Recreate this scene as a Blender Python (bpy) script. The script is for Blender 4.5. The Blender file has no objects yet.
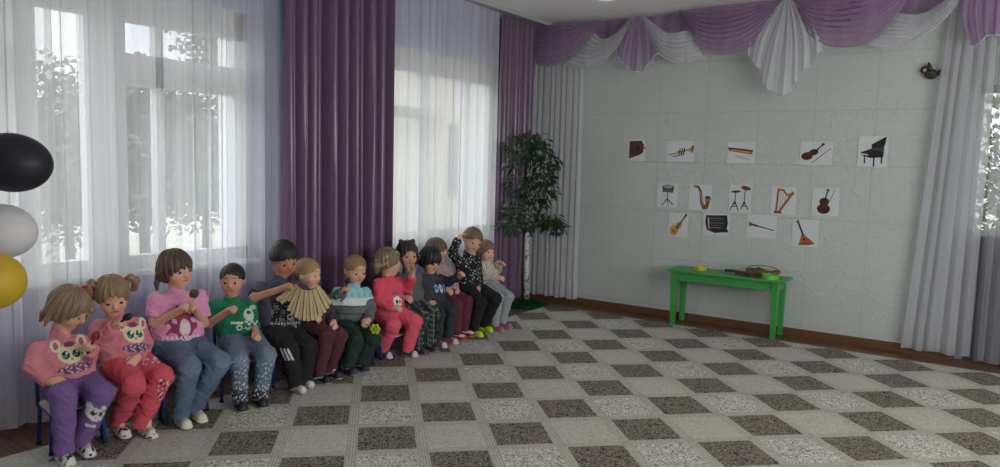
import bpy, bmesh, math, random
import numpy as np
from mathutils import Vector, Matrix
S = bpy.context.scene
COL = S.collection
PI = math.pi

# ---------------------------------------------------------------- camera, sky, light, exposure
CAM = np.array([0.0, 0.0, 1.55])
RIGHT = np.array([0.8232, 0.5671, 0.0275]); UPV = np.array([-0.0759, 0.0619, 0.9952]); FWD = np.array([-0.5627, 0.8213, -0.0945])
FPX = 734.0
FWD /= np.linalg.norm(FWD); RIGHT -= FWD * (RIGHT @ FWD); RIGHT /= np.linalg.norm(RIGHT); UPV = np.cross(RIGHT, FWD)
cd = bpy.data.cameras.new('camera'); cam = bpy.data.objects.new('camera', cd); COL.objects.link(cam)
cd.sensor_fit = 'HORIZONTAL'; cd.sensor_width = 36.0; cd.lens = 36.0 * FPX / 1000.0
cd.clip_start = 0.05; cd.clip_end = 300
cam.matrix_world = Matrix(((RIGHT[0], UPV[0], -FWD[0], CAM[0]), (RIGHT[1], UPV[1], -FWD[1], CAM[1]), (RIGHT[2], UPV[2], -FWD[2], CAM[2]), (0, 0, 0, 1)))
S.camera = cam

S.view_settings.view_transform = 'Standard'; S.view_settings.look = 'None'
S.view_settings.gamma = 1.0; S.view_settings.use_curve_mapping = False
S.view_settings.exposure = 0.18
S.cycles.max_bounces = 10; S.cycles.diffuse_bounces = 4; S.cycles.transparent_max_bounces = 24
S.cycles.transmission_bounces = 6; S.cycles.glossy_bounces = 3
S.cycles.caustics_reflective = False; S.cycles.caustics_refractive = False
S.cycles.sample_clamp_indirect = 4.0

W = bpy.data.worlds.new('overcast_sky'); S.world = W; W.use_nodes = True
nt = W.node_tree; nt.nodes.clear()
wo = nt.nodes.new('ShaderNodeOutputWorld'); bg = nt.nodes.new('ShaderNodeBackground')
tc = nt.nodes.new('ShaderNodeTexCoord'); mp = nt.nodes.new('ShaderNodeMapping'); mp.inputs['Scale'].default_value = (1.5, 1.5, 5)
nz = nt.nodes.new('ShaderNodeTexNoise'); nz.inputs['Scale'].default_value = 2.2; nz.inputs['Detail'].default_value = 5
cr = nt.nodes.new('ShaderNodeValToRGB'); cr.color_ramp.elements[0].color = (0.80, 0.85, 0.92, 1); cr.color_ramp.elements[1].color = (1.0, 1.0, 1.0, 1)
cr.color_ramp.elements[0].position = 0.35; cr.color_ramp.elements[1].position = 0.62
nt.links.new(tc.outputs['Generated'], mp.inputs['Vector']); nt.links.new(mp.outputs['Vector'], nz.inputs['Vector'])
nt.links.new(nz.outputs['Fac'], cr.inputs['Fac']); nt.links.new(cr.outputs['Color'], bg.inputs['Color'])
bg.inputs['Strength'].default_value = 1.75
nt.links.new(bg.outputs['Background'], wo.inputs['Surface'])

# added fill light at the hall's unseen right side, tilted up to the ceiling
def area(name, loc, target, sx, sy, power, col=(1, 1, 1)):
    l = bpy.data.lights.new(name, 'AREA'); l.shape = 'RECTANGLE'; l.size = sx; l.size_y = sy; l.energy = power; l.color = col
    o = bpy.data.objects.new(name, l); COL.objects.link(o); o.location = loc
    d = Vector(target) - Vector(loc); o.rotation_euler = d.to_track_quat('-Z', 'Y').to_euler()
    return o
area('hall_fill_light', (3.15, 2.6, 1.7), (-2.2, 3.9, 3.5), 5.0, 1.5, 125, (0.98, 0.99, 1.0))
# soft brightness of the overcast sky on the window side
sd = bpy.data.lights.new('sky_glow', 'SUN'); sd.energy = 3.6; sd.angle = math.radians(80); sd.color = (0.96, 0.98, 1.0)
so = bpy.data.objects.new('sky_glow', sd); COL.objects.link(so); so.location = (-12, 3, 8)
so.rotation_euler = Vector((1.0, 0.12, -0.62)).to_track_quat('-Z', 'Y').to_euler()

# ---------------------------------------------------------------- helpers
def ray(px, py):
    return FWD + RIGHT * (px - 500) / FPX - UPV * (py - 233.5) / FPX
def at_y(px, py, Y):
    d = ray(px, py); return CAM + d * (Y / d[1])
def at_x(px, py, X):
    d = ray(px, py); return CAM + d * (X / d[0])
def at_z(px, py, Z):
    d = ray(px, py); return CAM + d * ((Z - CAM[2]) / d[2])

def srgb(r, g, b):
    f = lambda c: ((c / 255) / 12.92 if c / 255 <= 0.04045 else ((c / 255 + 0.055) / 1.055) ** 2.4)
    return (f(r), f(g), f(b), 1)

def setp(n, **k):
    for a, v in k.items():
        key = a.replace('_', ' ')
        if key in n.inputs: n.inputs[key].default_value = v

def mat(name, col, rough=0.6, metal=0.0, var=0.0, scale=20.0, bump=0.0, bscale=60.0, **k):
    m = bpy.data.materials.new(name); m.use_nodes = True
    t = m.node_tree; b = t.nodes['Principled BSDF']
    setp(b, Base_Color=col, Roughness=rough, Metallic=metal, **k)
    if var > 0 or bump > 0:
        c = t.nodes.new('ShaderNodeTexCoord')
    if var > 0:
        n = t.nodes.new('ShaderNodeTexNoise'); n.inputs['Scale'].default_value = scale; n.inputs['Detail'].default_value = 4
        x = t.nodes.new('ShaderNodeMixRGB'); x.inputs[1].default_value = tuple(v * (1 - var) for v in col[:3]) + (1,)
        x.inputs[2].default_value = tuple(min(1, v * (1 + var)) for v in col[:3]) + (1,)
        t.links.new(c.outputs['Object'], n.inputs['Vector']); t.links.new(n.outputs['Fac'], x.inputs[0]); t.links.new(x.outputs[0], b.inputs['Base Color'])
    if bump > 0:
        n2 = t.nodes.new('ShaderNodeTexNoise'); n2.inputs['Scale'].default_value = bscale; n2.inputs['Detail'].default_value = 3
        bp = t.nodes.new('ShaderNodeBump'); bp.inputs['Strength'].default_value = bump; bp.inputs['Distance'].default_value = 0.01
        t.links.new(c.outputs['Object'], n2.inputs['Vector']); t.links.new(n2.outputs['Fac'], bp.inputs['Height']); t.links.new(bp.outputs['Normal'], b.inputs['Normal'])
    return m

def vmat(name, rough=0.85, bump=0.15, bscale=400.0, **k):
    """material whose own colour pattern is stored on the mesh (print, stripes, knit)"""
    m = bpy.data.materials.new(name); m.use_nodes = True
    t = m.node_tree; b = t.nodes['Principled BSDF']; setp(b, Roughness=rough, **k)
    a = t.nodes.new('ShaderNodeAttribute'); a.attribute_name = 'col'
    t.links.new(a.outputs['Color'], b.inputs['Base Color'])
    if bump:
        c = t.nodes.new('ShaderNodeTexCoord'); n2 = t.nodes.new('ShaderNodeTexNoise'); n2.inputs['Scale'].default_value = bscale
        bp = t.nodes.new('ShaderNodeBump'); bp.inputs['Strength'].default_value = bump; bp.inputs['Distance'].default_value = 0.003
        t.links.new(c.outputs['Object'], n2.inputs['Vector']); t.links.new(n2.outputs['Fac'], bp.inputs['Height']); t.links.new(bp.outputs['Normal'], b.inputs['Normal'])
    return m

def link(name, me, m=None, parent=None, smooth=False):
    o = bpy.data.objects.new(name, me); COL.objects.link(o)
    if m is not None:
        for q in (m if isinstance(m, (list, tuple)) else [m]): me.materials.append(q)
    if smooth:
        me.polygons.foreach_set('use_smooth', [True] * len(me.polygons))
    if parent is not None: 
        o.parent = parent
        o.matrix_parent_inverse = Matrix.Translation(-Vector(parent.location)) if parent.rotation_euler.z == 0 else parent_inv(parent)
    return o
def parent_inv(p):
    return (Matrix.Translation(p.location) @ p.rotation_euler.to_matrix().to_4x4()).inverted()

def tag(o, label, cat, group=None, kind=None):
    if label: o['label'] = label
    if cat: o['category'] = cat
    if group: o['group'] = group
    if kind: o['kind'] = kind
    return o
def thing(name, label, cat, loc=(0, 0, 0), group=None):
    o = bpy.data.objects.new(name, None); COL.objects.link(o); o.location = loc; o.empty_display_size = 0.1
    return tag(o, label, cat, group)

class MB:
    """collects simple shapes (world coordinates) into one mesh"""
    def __init__(s): s.v = []; s.f = []; s.m = []
    def add(s, vs, fs, mi=0):
        b = len(s.v); s.v += [tuple(v) for v in vs]; s.f += [tuple(b + i for i in f) for f in fs]; s.m += [mi] * len(fs)
    def box(s, lo, hi, mi=0, bev=0.0):
        if bev > 0:
            bm = bmesh.new(); bmesh.ops.create_cube(bm, size=1)
            for v in bm.verts: v.co = Vector([(lo[i] + hi[i]) / 2 + v.co[i] * (hi[i] - lo[i]) for i in range(3)])
            bmesh.ops.bevel(bm, geom=bm.edges[:], offset=bev, segments=2, affect='EDGES', profile=0.7)
            s.bm(bm, mi); return
        x0, y0, z0 = lo; x1, y1, z1 = hi
        s.add([(x0, y0, z0), (x1, y0, z0), (x1, y1, z0), (x0, y1, z0), (x0, y0, z1), (x1, y0, z1), (x1, y1, z1), (x0, y1, z1)],
              [(0, 3, 2, 1), (4, 5, 6, 7), (0, 1, 5, 4), (1, 2, 6, 5), (2, 3, 7, 6), (3, 0, 4, 7)], mi)
    def bm(s, bm, mi=0):
        bm.verts.index_update(); s.add([v.co for v in bm.verts], [[v.index for v in f.verts] for f in bm.faces], mi); bm.free()
    def obox(s, a, b, w, h, up=(0, 0, 1), mi=0, w2=None, h2=None):
        """bar with a rectangular section from a to b"""
        a = Vector(a); b = Vector(b); d = (b - a).normalized(); u = Vector(up); l = d.cross(u)
        if l.length < 1e-4: l = d.cross(Vector((1, 0, 0)))
        l.normalize(); u = l.cross(d)
        w2 = w if w2 is None else w2; h2 = h if h2 is None else h2
        vs = []
        for p, ww, hh in ((a, w, h), (b, w2, h2)):
            vs += [p - l * ww / 2 - u * hh / 2, p + l * ww / 2 - u * hh / 2, p + l * ww / 2 + u * hh / 2, p - l * ww / 2 + u * hh / 2]
        s.add(vs, [(0, 3, 2, 1), (4, 5, 6, 7), (0, 1, 5, 4), (1, 2, 6, 5), (2, 3, 7, 6), (3, 0, 4, 7)], mi)
    def tube(s, pts, r, n=10, mi=0, cap=True):
        pts = [Vector(p) for p in pts]; rs = r if isinstance(r, (list, tuple)) else [r] * len(pts)
        vs = []; fs = []; ref = None
        for i, p in enumerate(pts):
            d = (pts[min(i + 1, len(pts) - 1)] - pts[max(i - 1, 0)]).normalized()
            if ref is None: ref = Vector((0, 0, 1)) if abs(d.z) < 0.9 else Vector((1, 0, 0))
            l = d.cross(ref).normalized(); ref = l.cross(d).normalized()
            for k in range(n):
                a = 2 * PI * k / n; vs.append(p + (l * math.cos(a) + ref * math.sin(a)) * rs[i])
        for i in range(len(pts) - 1):
            for k in range(n):
                fs.append((i * n + k, i * n + (k + 1) % n, (i + 1) * n + (k + 1) % n, (i + 1) * n + k))
        if cap:
            fs.append(tuple(range(n))[::-1]); fs.append(tuple((len(pts) - 1) * n + k for k in range(n)))
        s.add(vs, fs, mi)
    def lathe(s, prof, c, n=32, mi=0, axis='z'):
        vs = []; fs = []
        for (r, z) in prof:
            for k in range(n):
                a = 2 * PI * k / n
                vs.append((c[0] + r * math.cos(a), c[1] + r * math.sin(a), c[2] + z) if axis == 'z' else (c[0] + r * math.cos(a), c[1] + z, c[2] + r * math.sin(a)))
        for i in range(len(prof) - 1):
            for k in range(n): fs.append((i * n + k, i * n + (k + 1) % n, (i + 1) * n + (k + 1) % n, (i + 1) * n + k))
        s.add(vs, fs, mi)
    def grid(s, fn, nu, nv, mi=0):
        vs = [fn(i / nu, j / nv) for j in range(nv + 1) for i in range(nu + 1)]
        fs = [(j * (nu + 1) + i, j * (nu + 1) + i + 1, (j + 1) * (nu + 1) + i + 1, (j + 1) * (nu + 1) + i) for j in range(nv) for i in range(nu)]
        s.add(vs, fs, mi)
    def build(s, name, m, parent=None, smooth=False, kind=None):
        me = bpy.data.meshes.new(name); me.from_pydata(s.v, [], s.f); me.update()
        bm = bmesh.new(); bm.from_mesh(me); bmesh.ops.recalc_face_normals(bm, faces=bm.faces[:]); bm.to_mesh(me); bm.free()
        o = link(name, me, m, parent, smooth)
        if isinstance(m, (list, tuple)) and len(m) > 1: me.polygons.foreach_set('material_index', s.m)
        if kind: o['kind'] = kind
        return o
def rnd_spline(pts, n):
    """smooth polyline through pts (Catmull-Rom), n+1 samples by arc length"""
    P = [np.array(p, float) for p in pts]; P = [2 * P[0] - P[1]] + P + [2 * P[-1] - P[-2]]
    out = []
    for i in range(1, len(P) - 2):
        for k in range(16):
            t = k / 16; a, b, c, d = P[i - 1], P[i], P[i + 1], P[i + 2]
            out.append(0.5 * (2 * b + (c - a) * t + (2 * a - 5 * b + 4 * c - d) * t * t + (3 * b - a - 3 * c + d) * t ** 3))
    out.append(P[-2]); out = np.array(out)
    L = np.concatenate([[0], np.cumsum(np.linalg.norm(np.diff(out, axis=0), axis=1))]); q = np.linspace(0, L[-1], n + 1)
    return np.stack([np.interp(q, L, out[:, k]) for k in range(out.shape[1])], 1)
# ---------------------------------------------------------------- the room
XW, YB, ZC = -4.66, 7.25, 3.12          # window wall, poster wall, ceiling
M_lav = mat('lavender_wall_paint', srgb(150, 150, 208), 0.8, var=0.04, scale=3)
M_ceil = mat('ceiling_whitewash', srgb(245, 242, 242), 0.9, var=0.03, scale=2)
M_frame = mat('white_window_paint', srgb(226, 228, 228), 0.45)
M_sill = mat('white_sill_paint', srgb(235, 236, 236), 0.35)

def foam_wall():
    m = bpy.data.materials.new('embossed_foam_tiles'); m.use_nodes = True; t = m.node_tree; b = t.nodes['Principled BSDF']
    N = t.nodes.new; Lk = t.links.new
    c = N('ShaderNodeTexCoord'); sx = N('ShaderNodeSeparateXYZ'); Lk(c.outputs['Object'], sx.inputs[0])
    def mth(op, a, bb=None):
        n = N('ShaderNodeMath'); n.operation = op
        for i, v in enumerate((a, bb)):
            if v is None: continue
            if isinstance(v, (int, float)): n.inputs[i].default_value = v
            else: Lk(v, n.inputs[i])
        return n.outputs[0]
    wob = N('ShaderNodeTexNoise'); wob.inputs['Scale'].default_value = 2.5; Lk(c.outputs['Object'], wob.inputs['Vector'])
    w_ = mth('MULTIPLY', mth('SUBTRACT', wob.outputs['Fac'], 0.5), 0.012)
    def joint(co, off, size):
        fr = mth('FRACT', mth('DIVIDE', mth('ADD', mth('ADD', co, off), w_), size))
        return mth('LESS_THAN', mth('MULTIPLY', mth('SUBTRACT', 0.5, mth('ABSOLUTE', mth('SUBTRACT', fr, 0.5))), size), 0.0028)
    jx = joint(sx.outputs['X'], 4.527, 0.505); jz = joint(sx.outputs['Z'], -0.614 + 5.012, 0.5012)
    j = mth('MAXIMUM', jx, jz)
    n1 = N('ShaderNodeTexNoise'); n1.inputs['Scale'].default_value = 42; n1.inputs['Detail'].default_value = 6; n1.inputs['Roughness'].default_value = 0.6; n1.inputs['Distortion'].default_value = 2.0
    Lk(c.outputs['Object'], n1.inputs['Vector'])
    n2 = N('ShaderNodeTexVoronoi'); n2.inputs['Scale'].default_value = 26; Lk(c.outputs['Object'], n2.inputs['Vector'])
    hgt = mth('ADD', mth('MULTIPLY', n1.outputs['Fac'], 1.0), mth('MULTIPLY', n2.outputs['Distance'], 0.35))
    hgt = mth('SUBTRACT', hgt, mth('MULTIPLY', j, 0.7))
    bp = N('ShaderNodeBump'); bp.inputs['Strength'].default_value = 0.75; bp.inputs['Distance'].default_value = 0.016
    Lk(hgt, bp.inputs['Height']); Lk(bp.outputs['Normal'], b.inputs['Normal'])
    mx = N('ShaderNodeMixRGB'); mx.inputs[1].default_value = srgb(199, 206, 201); mx.inputs[2].default_value = srgb(172, 175, 168)
    Lk(mth('MULTIPLY', j, 0.5), mx.inputs[0]); Lk(mx.outputs[0], b.inputs['Base Color'])
    b.inputs['Roughness'].default_value = 0.75
    return m
M_foam = foam_wall()

def parquet():
    m = bpy.data.materials.new('varnished_plank_floor'); m.use_nodes = True; t = m.node_tree; b = t.nodes['Principled BSDF']
    N = t.nodes.new; Lk = t.links.new
    c = N('ShaderNodeTexCoord'); mp = N('ShaderNodeMapping'); Lk(c.outputs['Object'], mp.inputs[0])
    br = N('ShaderNodeTexBrick'); br.inputs['Scale'].default_value = 1.0; br.inputs['Brick Width'].default_value = 0.42; br.inputs['Row Height'].default_value = 0.07
    br.inputs['Mortar Size'].default_value = 0.003; br.inputs['Color1'].default_value = srgb(126, 98, 74); br.inputs['Color2'].default_value = srgb(92, 68, 50); br.inputs['Mortar'].default_value = srgb(40, 28, 20)
    Lk(mp.outputs[0], br.inputs['Vector'])
    mp2 = N('ShaderNodeMapping'); mp2.inputs['Scale'].default_value = (4, 60, 1); Lk(c.outputs['Object'], mp2.inputs[0])
    n = N('ShaderNodeTexNoise'); n.inputs['Scale'].default_value = 1; n.inputs['Detail'].default_value = 5; Lk(mp2.outputs[0], n.inputs['Vector'])
    mx = N('ShaderNodeMixRGB'); mx.blend_type = 'MULTIPLY'; mx.inputs[0].default_value = 0.8
    r = N('ShaderNodeValToRGB'); r.color_ramp.elements[0].color = (0.45, 0.42, 0.4, 1); r.color_ramp.elements[1].color = (1.2, 1.15, 1.1, 1)
    r.color_ramp.elements[0].position = 0.3; r.color_ramp.elements[1].position = 0.7
    Lk(n.outputs['Fac'], r.inputs[0]); Lk(br.outputs['Color'], mx.inputs[1]); Lk(r.outputs[0], mx.inputs[2]); Lk(mx.outputs[0], b.inputs['Base Color'])
    b.inputs['Roughness'].default_value = 0.32
    return m
M_parq = parquet()

def struct(o):
    o['kind'] = 'structure'; return o
XR, YF = 3.2, -2.6                          # how far floor and ceiling run on past the picture
m = MB(); m.box((XW - 0.4, YF, -0.1), (XR, YB + 0.3, 0)); struct(m.build('floor', M_parq))
m = MB(); m.box((XW - 0.4, YF, ZC), (XR, YB + 0.3, ZC + 0.15)); struct(m.build('ceiling', M_ceil))
# window wall: piers, parapet, lintel, with two openings
W1, W2 = (0.55, 3.47), (4.62, 6.66)
ZS, ZL = 0.80, 2.60
m = MB(); T = 0.36
for y0, y1 in ((YF, W1[0]), (W1[1], W2[0]), (W2[1], YB + 0.3)): m.box((XW - T, y0, 0), (XW, y1, ZC))
for y0, y1 in (W1, W2):
    m.box((XW - T, y0, 0), (XW, y1, ZS - 0.03)); m.box((XW - T, y0, ZL), (XW, y1, ZC))
struct(m.build('wall_left', M_lav))
# poster wall; at its right end a glazed door behind the sheer
XD0, XD1 = -0.25, 0.95
m = MB(); m.box((XW - 0.4, YB, 0), (XD0, YB + 0.3, ZC)); m.box((XD1, YB, 0), (XR, YB + 0.3, ZC)); m.box((XD0, YB, 2.3), (XD1, YB + 0.3, ZC))
struct(m.build('wall_back', M_foam))
M_white = mat('white_wall_paint', srgb(214, 214, 208), 0.85)
m = MB(); m.box((XR, YF, 0), (XR + .3, YB, 0.9)); m.box((XR, YF, 2.6), (XR + .3, YB, ZC)); m.box((XR, YF, .9), (XR + .3, 0, 2.6)); m.box((XR, 5.3, .9), (XR + .3, YB, 2.6)); struct(m.build('wall_right', M_white))  # unseen wall added to cut stray light; its opening is made up for the fill
m = MB(); m.box((XW - .4, YF - .3, 0), (XR + .3, YF, ZC)); struct(m.build('wall_front', M_white))  # unseen wall, added to cut the light coming from behind the camera
M_base = mat('brown_baseboard', srgb(104, 70, 46), 0.45, var=0.25, scale=8)
m = MB(); m.box((XW + 0.005, YB - 0.022, 0), (XD0, YB, 0.075)); m.box((XW + 0.005, YB - 0.03, 0), (XD0, YB - 0.02, 0.02)); struct(m.build('baseboard_back', M_base))
m = MB(); m.box((XW, YF, 0), (XW + 0.022, YB - 0.03, 0.085)); struct(m.build('baseboard_left', M_base))

M_glass = bpy.data.materials.new('window_glass'); M_glass.use_nodes = True
t = M_glass.node_tree; t.nodes.clear(); o_ = t.nodes.new('ShaderNodeOutputMaterial'); tr = t.nodes.new('ShaderNodeBsdfTransparent'); gl = t.nodes.new('ShaderNodeBsdfGlossy')
tr.inputs[0].default_value = (0.93, 0.95, 0.95, 1); gl.inputs['Roughness'].default_value = 0.03; mx = t.nodes.new('ShaderNodeMixShader'); mx.inputs[0].default_value = 0.05
t.links.new(tr.outputs[0], mx.inputs[1]); t.links.new(gl.outputs[0], mx.inputs[2]); t.links.new(mx.outputs[0], o_.inputs[0])

def window(n, y0, y1, bars, panes):
    root = thing('window_%d' % n, None, None, (XW, (y0 + y1) / 2, ZS)); root['kind'] = 'structure'
    f = MB(); xa, xb = XW - 0.075, XW - 0.005
    f.box((xa, y0, ZS), (xb, y1, ZS + 0.085)); f.box((xa, y0, 2.385), (xb, y1, ZL)); f.box((xa, y0, ZS), (xb, y0 + 0.09, ZL)); f.box((xa, y1 - 0.12, ZS), (xb, y1, ZL))
    f.box((XW - .36, y0, ZS), (XW - .004, y0 + .012, ZL)); f.box((XW - .36, y1 - .012, ZS), (XW - .004, y1, ZL)); f.box((XW - .36, y0, ZL - .012), (XW - .004, y1, ZL))
    for (a, b, z0, z1) in bars: f.box((xa + 0.005, a, z0), (xb - 0.005 + 0.012, b, z1))
    f.build('window_frame', M_frame, root)
    for (a, b, z0, z1) in panes:
        g = MB(); g.box((XW - 0.045, a, z0), (XW - 0.039, b, z1)); g.build('pane', M_glass, root)
    s = MB(); s.box((XW - 0.10, y0 - 0.02, ZS - 0.035), (XW + 0.10, y1 + 0.02, ZS), bev=0.006); s.build('window_sill', M_sill, root)
window(1, W1[0], W1[1],
       [(2.29, 2.545, ZS, ZL), (1.78, 2.02, ZS, ZL), (2.545, 3.35, 1.985, 2.185), (2.745, 2.80, ZS, ZL), (0.64, 1.78, 1.985, 2.185), (1.2, 1.27, ZS, ZL)],
       [(2.02, 2.29, 0.885, 2.385), (2.545, 2.745, 0.885, 1.985), (2.80, 3.35, 0.885, 1.985), (2.545, 2.745, 2.185, 2.385), (2.80, 3.35, 2.185, 2.385), (0.64, 1.2, 0.885, 2.385), (1.27, 1.78, 0.885, 2.385)])
window(2, W2[0], W2[1],
       [(5.40, 5.52, ZS, ZL), (4.71, 5.40, 1.96, 2.06), (6.10, 6.17, ZS, ZL)],
       [(4.71, 5.40, 0.885, 1.96), (4.71, 5.40, 2.06, 2.385), (5.52, 6.10, 0.885, 2.385), (6.17, 6.54, 0.885, 2.385)])

# glazed door at the right end of the poster wall
M_dark = mat('dark_door_panel', srgb(66, 66, 74), 0.5, var=0.1, scale=6)
d = thing('door_1', None, None, (XD0, YB, 0)); d['kind'] = 'structure'
f = MB(); ya, yb = YB + 0.05, YB + 0.11
f.box((XD0, ya, 0), (XD0 + 0.05, yb, 2.3)); f.box((XD1 - 0.05, ya, 0), (XD1, yb, 2.3)); f.box((XD0, ya, 2.24), (XD1, yb, 2.3)); f.box((XD0, ya, 1.06), (XD1, yb, 1.11)); f.box((0.3, ya, 0), (0.36, yb, 2.3))
f.build('door_frame', mat('grey_door_frame', srgb(150, 152, 156), 0.5), d)
f = MB(); f.box((XD0 + 0.05, YB + 0.06, 0), (XD1 - 0.05, YB + 0.10, 1.06)); f.build('door_panel', M_dark, d)
g = MB(); g.box((XD0 + 0.05, YB + 0.075, 1.11), (XD1 - 0.05, YB + 0.081, 2.24)); g.build('pane', M_glass, d)

# carpet with a diagonal chequer of curly tiles
def carpet_mat():
    m = bpy.data.materials.new('chequered_carpet'); m.use_nodes = True; t = m.node_tree; b = t.nodes['Principled BSDF']
    N = t.nodes.new; Lk = t.links.new
    c = N('ShaderNodeTexCoord'); sx = N('ShaderNodeSeparateXYZ'); Lk(c.outputs['Object'], sx.inputs[0]); X, Y = sx.outputs['X'], sx.outputs['Y']
    def mth(op, a, bb=None):
        n = N('ShaderNodeMath'); n.operation = op
        for i, v in enumerate((a, bb)):
            if v is None: continue
            if isinstance(v, (int, float)): n.inputs[i].default_value = v
            else: Lk(v, n.inputs[i])
        return n.outputs[0]
    ph = 0.8035; P, w, Q, h = 0.3796, 0.3172, 0.402, 0.3395
    u = mth('ADD', mth('MULTIPLY', X, math.sin(ph)), mth('MULTIPLY', Y, math.cos(ph)))
    v = mth('ADD', mth('MULTIPLY', X, -math.cos(ph)), mth('MULTIPLY', Y, math.sin(ph)))
    a = mth('ADD', mth('DIVIDE', mth('SUBTRACT', u, 0.8258), P), 60.5); bb = mth('ADD', mth('DIVIDE', mth('SUBTRACT', v, 4.0256), Q), 60.5)
    i = mth('FLOOR', a); j = mth('FLOOR', bb)
    fa = mth('ABSOLUTE', mth('SUBTRACT', mth('SUBTRACT', a, i), 0.5)); fb = mth('ABSOLUTE', mth('SUBTRACT', mth('SUBTRACT', bb, j), 0.5))
    par = mth('MODULO', mth('ADD', i, j), 2.0); jodd = mth('MODULO', j, 2.0)
    inside = mth('MULTIPLY', mth('LESS_THAN', fa, w / P / 2), mth('LESS_THAN', fb, h / Q / 2))
    dark = mth('MULTIPLY', inside, mth('LESS_THAN', par, 0.5))
    curl = mth('MULTIPLY', mth('MULTIPLY', inside, mth('GREATER_THAN', par, 0.5)), mth('GREATER_THAN', jodd, 0.5))
    n = N('ShaderNodeTexNoise'); n.inputs['Scale'].default_value = 33; n.inputs['Detail'].default_value = 1.0; n.inputs['Distortion'].default_value = 0.9; Lk(c.outputs['Object'], n.inputs['Vector'])
    sq = mth('LESS_THAN', mth('ABSOLUTE', mth('SUBTRACT', mth('FRACT', mth('MULTIPLY', n.outputs['Fac'], 5.0)), 0.5)), 0.22)   # curly lines
    # border lines in the bands between tiles
    la = mth('LESS_THAN', mth('ABSOLUTE', mth('SUBTRACT', mth('FRACT', mth('MULTIPLY', mth('SUBTRACT', fa, w / P / 2), P / 0.0155)), 0.5)), 0.2)
    lb = mth('LESS_THAN', mth('ABSOLUTE', mth('SUBTRACT', mth('FRACT', mth('MULTIPLY', mth('SUBTRACT', fb, h / Q / 2), Q / 0.0155)), 0.5)), 0.2)
    band = mth('SUBTRACT', 1.0, inside)
    line = mth('MULTIPLY', band, mth('MAXIMUM', mth('MULTIPLY', la, mth('GREATER_THAN', fa, w / P / 2)), mth('MULTIPLY', lb, mth('GREATER_THAN', fb, h / Q / 2))))
    def mix(fac, A, B):
        x = N('ShaderNodeMixRGB'); Lk(fac, x.inputs[0])
        for k, q in ((1, A), (2, B)):
            if isinstance(q, tuple): x.inputs[k].default_value = q
            else: Lk(q, x.inputs[k])
        return x.outputs[0]
    base = mix(mth('MULTIPLY', sq, 0.6), CARPET_L, CARPET_L2)
    base = mix(mth('MULTIPLY', line, 0.55), base, CARPET_LN)
    cw = mix(sq, CARPET_C0, CARPET_C1); base = mix(curl, base, cw)
    dk = mix(sq, CARPET_D0, CARPET_D1); base = mix(dark, base, dk)
    n3 = N('ShaderNodeTexNoise'); n3.inputs['Scale'].default_value = 0.8; n3.inputs['Detail'].default_value = 3; Lk(c.outputs['Object'], n3.inputs['Vector'])
    hs = N('ShaderNodeHueSaturation'); Lk(mth('ADD', 0.9, mth('MULTIPLY', n3.outputs['Fac'], 0.2)), hs.inputs['Value']); Lk(base, hs.inputs['Color'])
    Lk(hs.outputs[0], b.inputs['Base Color']); b.inputs['Roughness'].default_value = 0.95
    n4 = N('ShaderNodeTexNoise'); n4.inputs['Scale'].default_value = 300; Lk(c.outputs['Object'], n4.inputs['Vector'])
    bp = N('ShaderNodeBump'); bp.inputs['Strength'].default_value = 0.3; bp.inputs['Distance'].default_value = 0.004; Lk(n4.outputs['Fac'], bp.inputs['Height']); Lk(bp.outputs[0], b.inputs['Normal'])
    return m
CARPET_L, CARPET_L2, CARPET_LN = srgb(198, 196, 184), srgb(150, 147, 136), srgb(132, 128, 118)
CARPET_C0, CARPET_C1 = srgb(214, 213, 204), srgb(136, 133, 123)
CARPET_D0, CARPET_D1 = srgb(140, 132, 118), srgb(56, 52, 47)
def rounded_rect(x0, y0, x1, y1, r, n=8):
    P = []
    for cx, cy, a0 in ((x1 - r, y1 - r, 0), (x0 + r, y1 - r, 90), (x0 + r, y0 + r, 180), (x1 - r, y0 + r, 270)):
        for k in range(n + 1):
            a = math.radians(a0 + 90 * k / n); P.append((cx + r * math.cos(a), cy + r * math.sin(a)))
    return P
P = rounded_rect(-4.06, YF + 0.2, XR - 0.2, 6.92, 0.16); n = len(P)
m = MB(); m.add([(x, y, 0.0) for x, y in P] + [(x, y, 0.007) for x, y in P], [tuple(range(n))[::-1], tuple(range(n, 2 * n))] + [(k, (k + 1) % n, n + (k + 1) % n, n + k) for k in range(n)])
tag(m.build('carpet', carpet_mat()), 'large grey and brown chequered carpet with curly pattern covering the hall floor', 'carpet')

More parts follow.
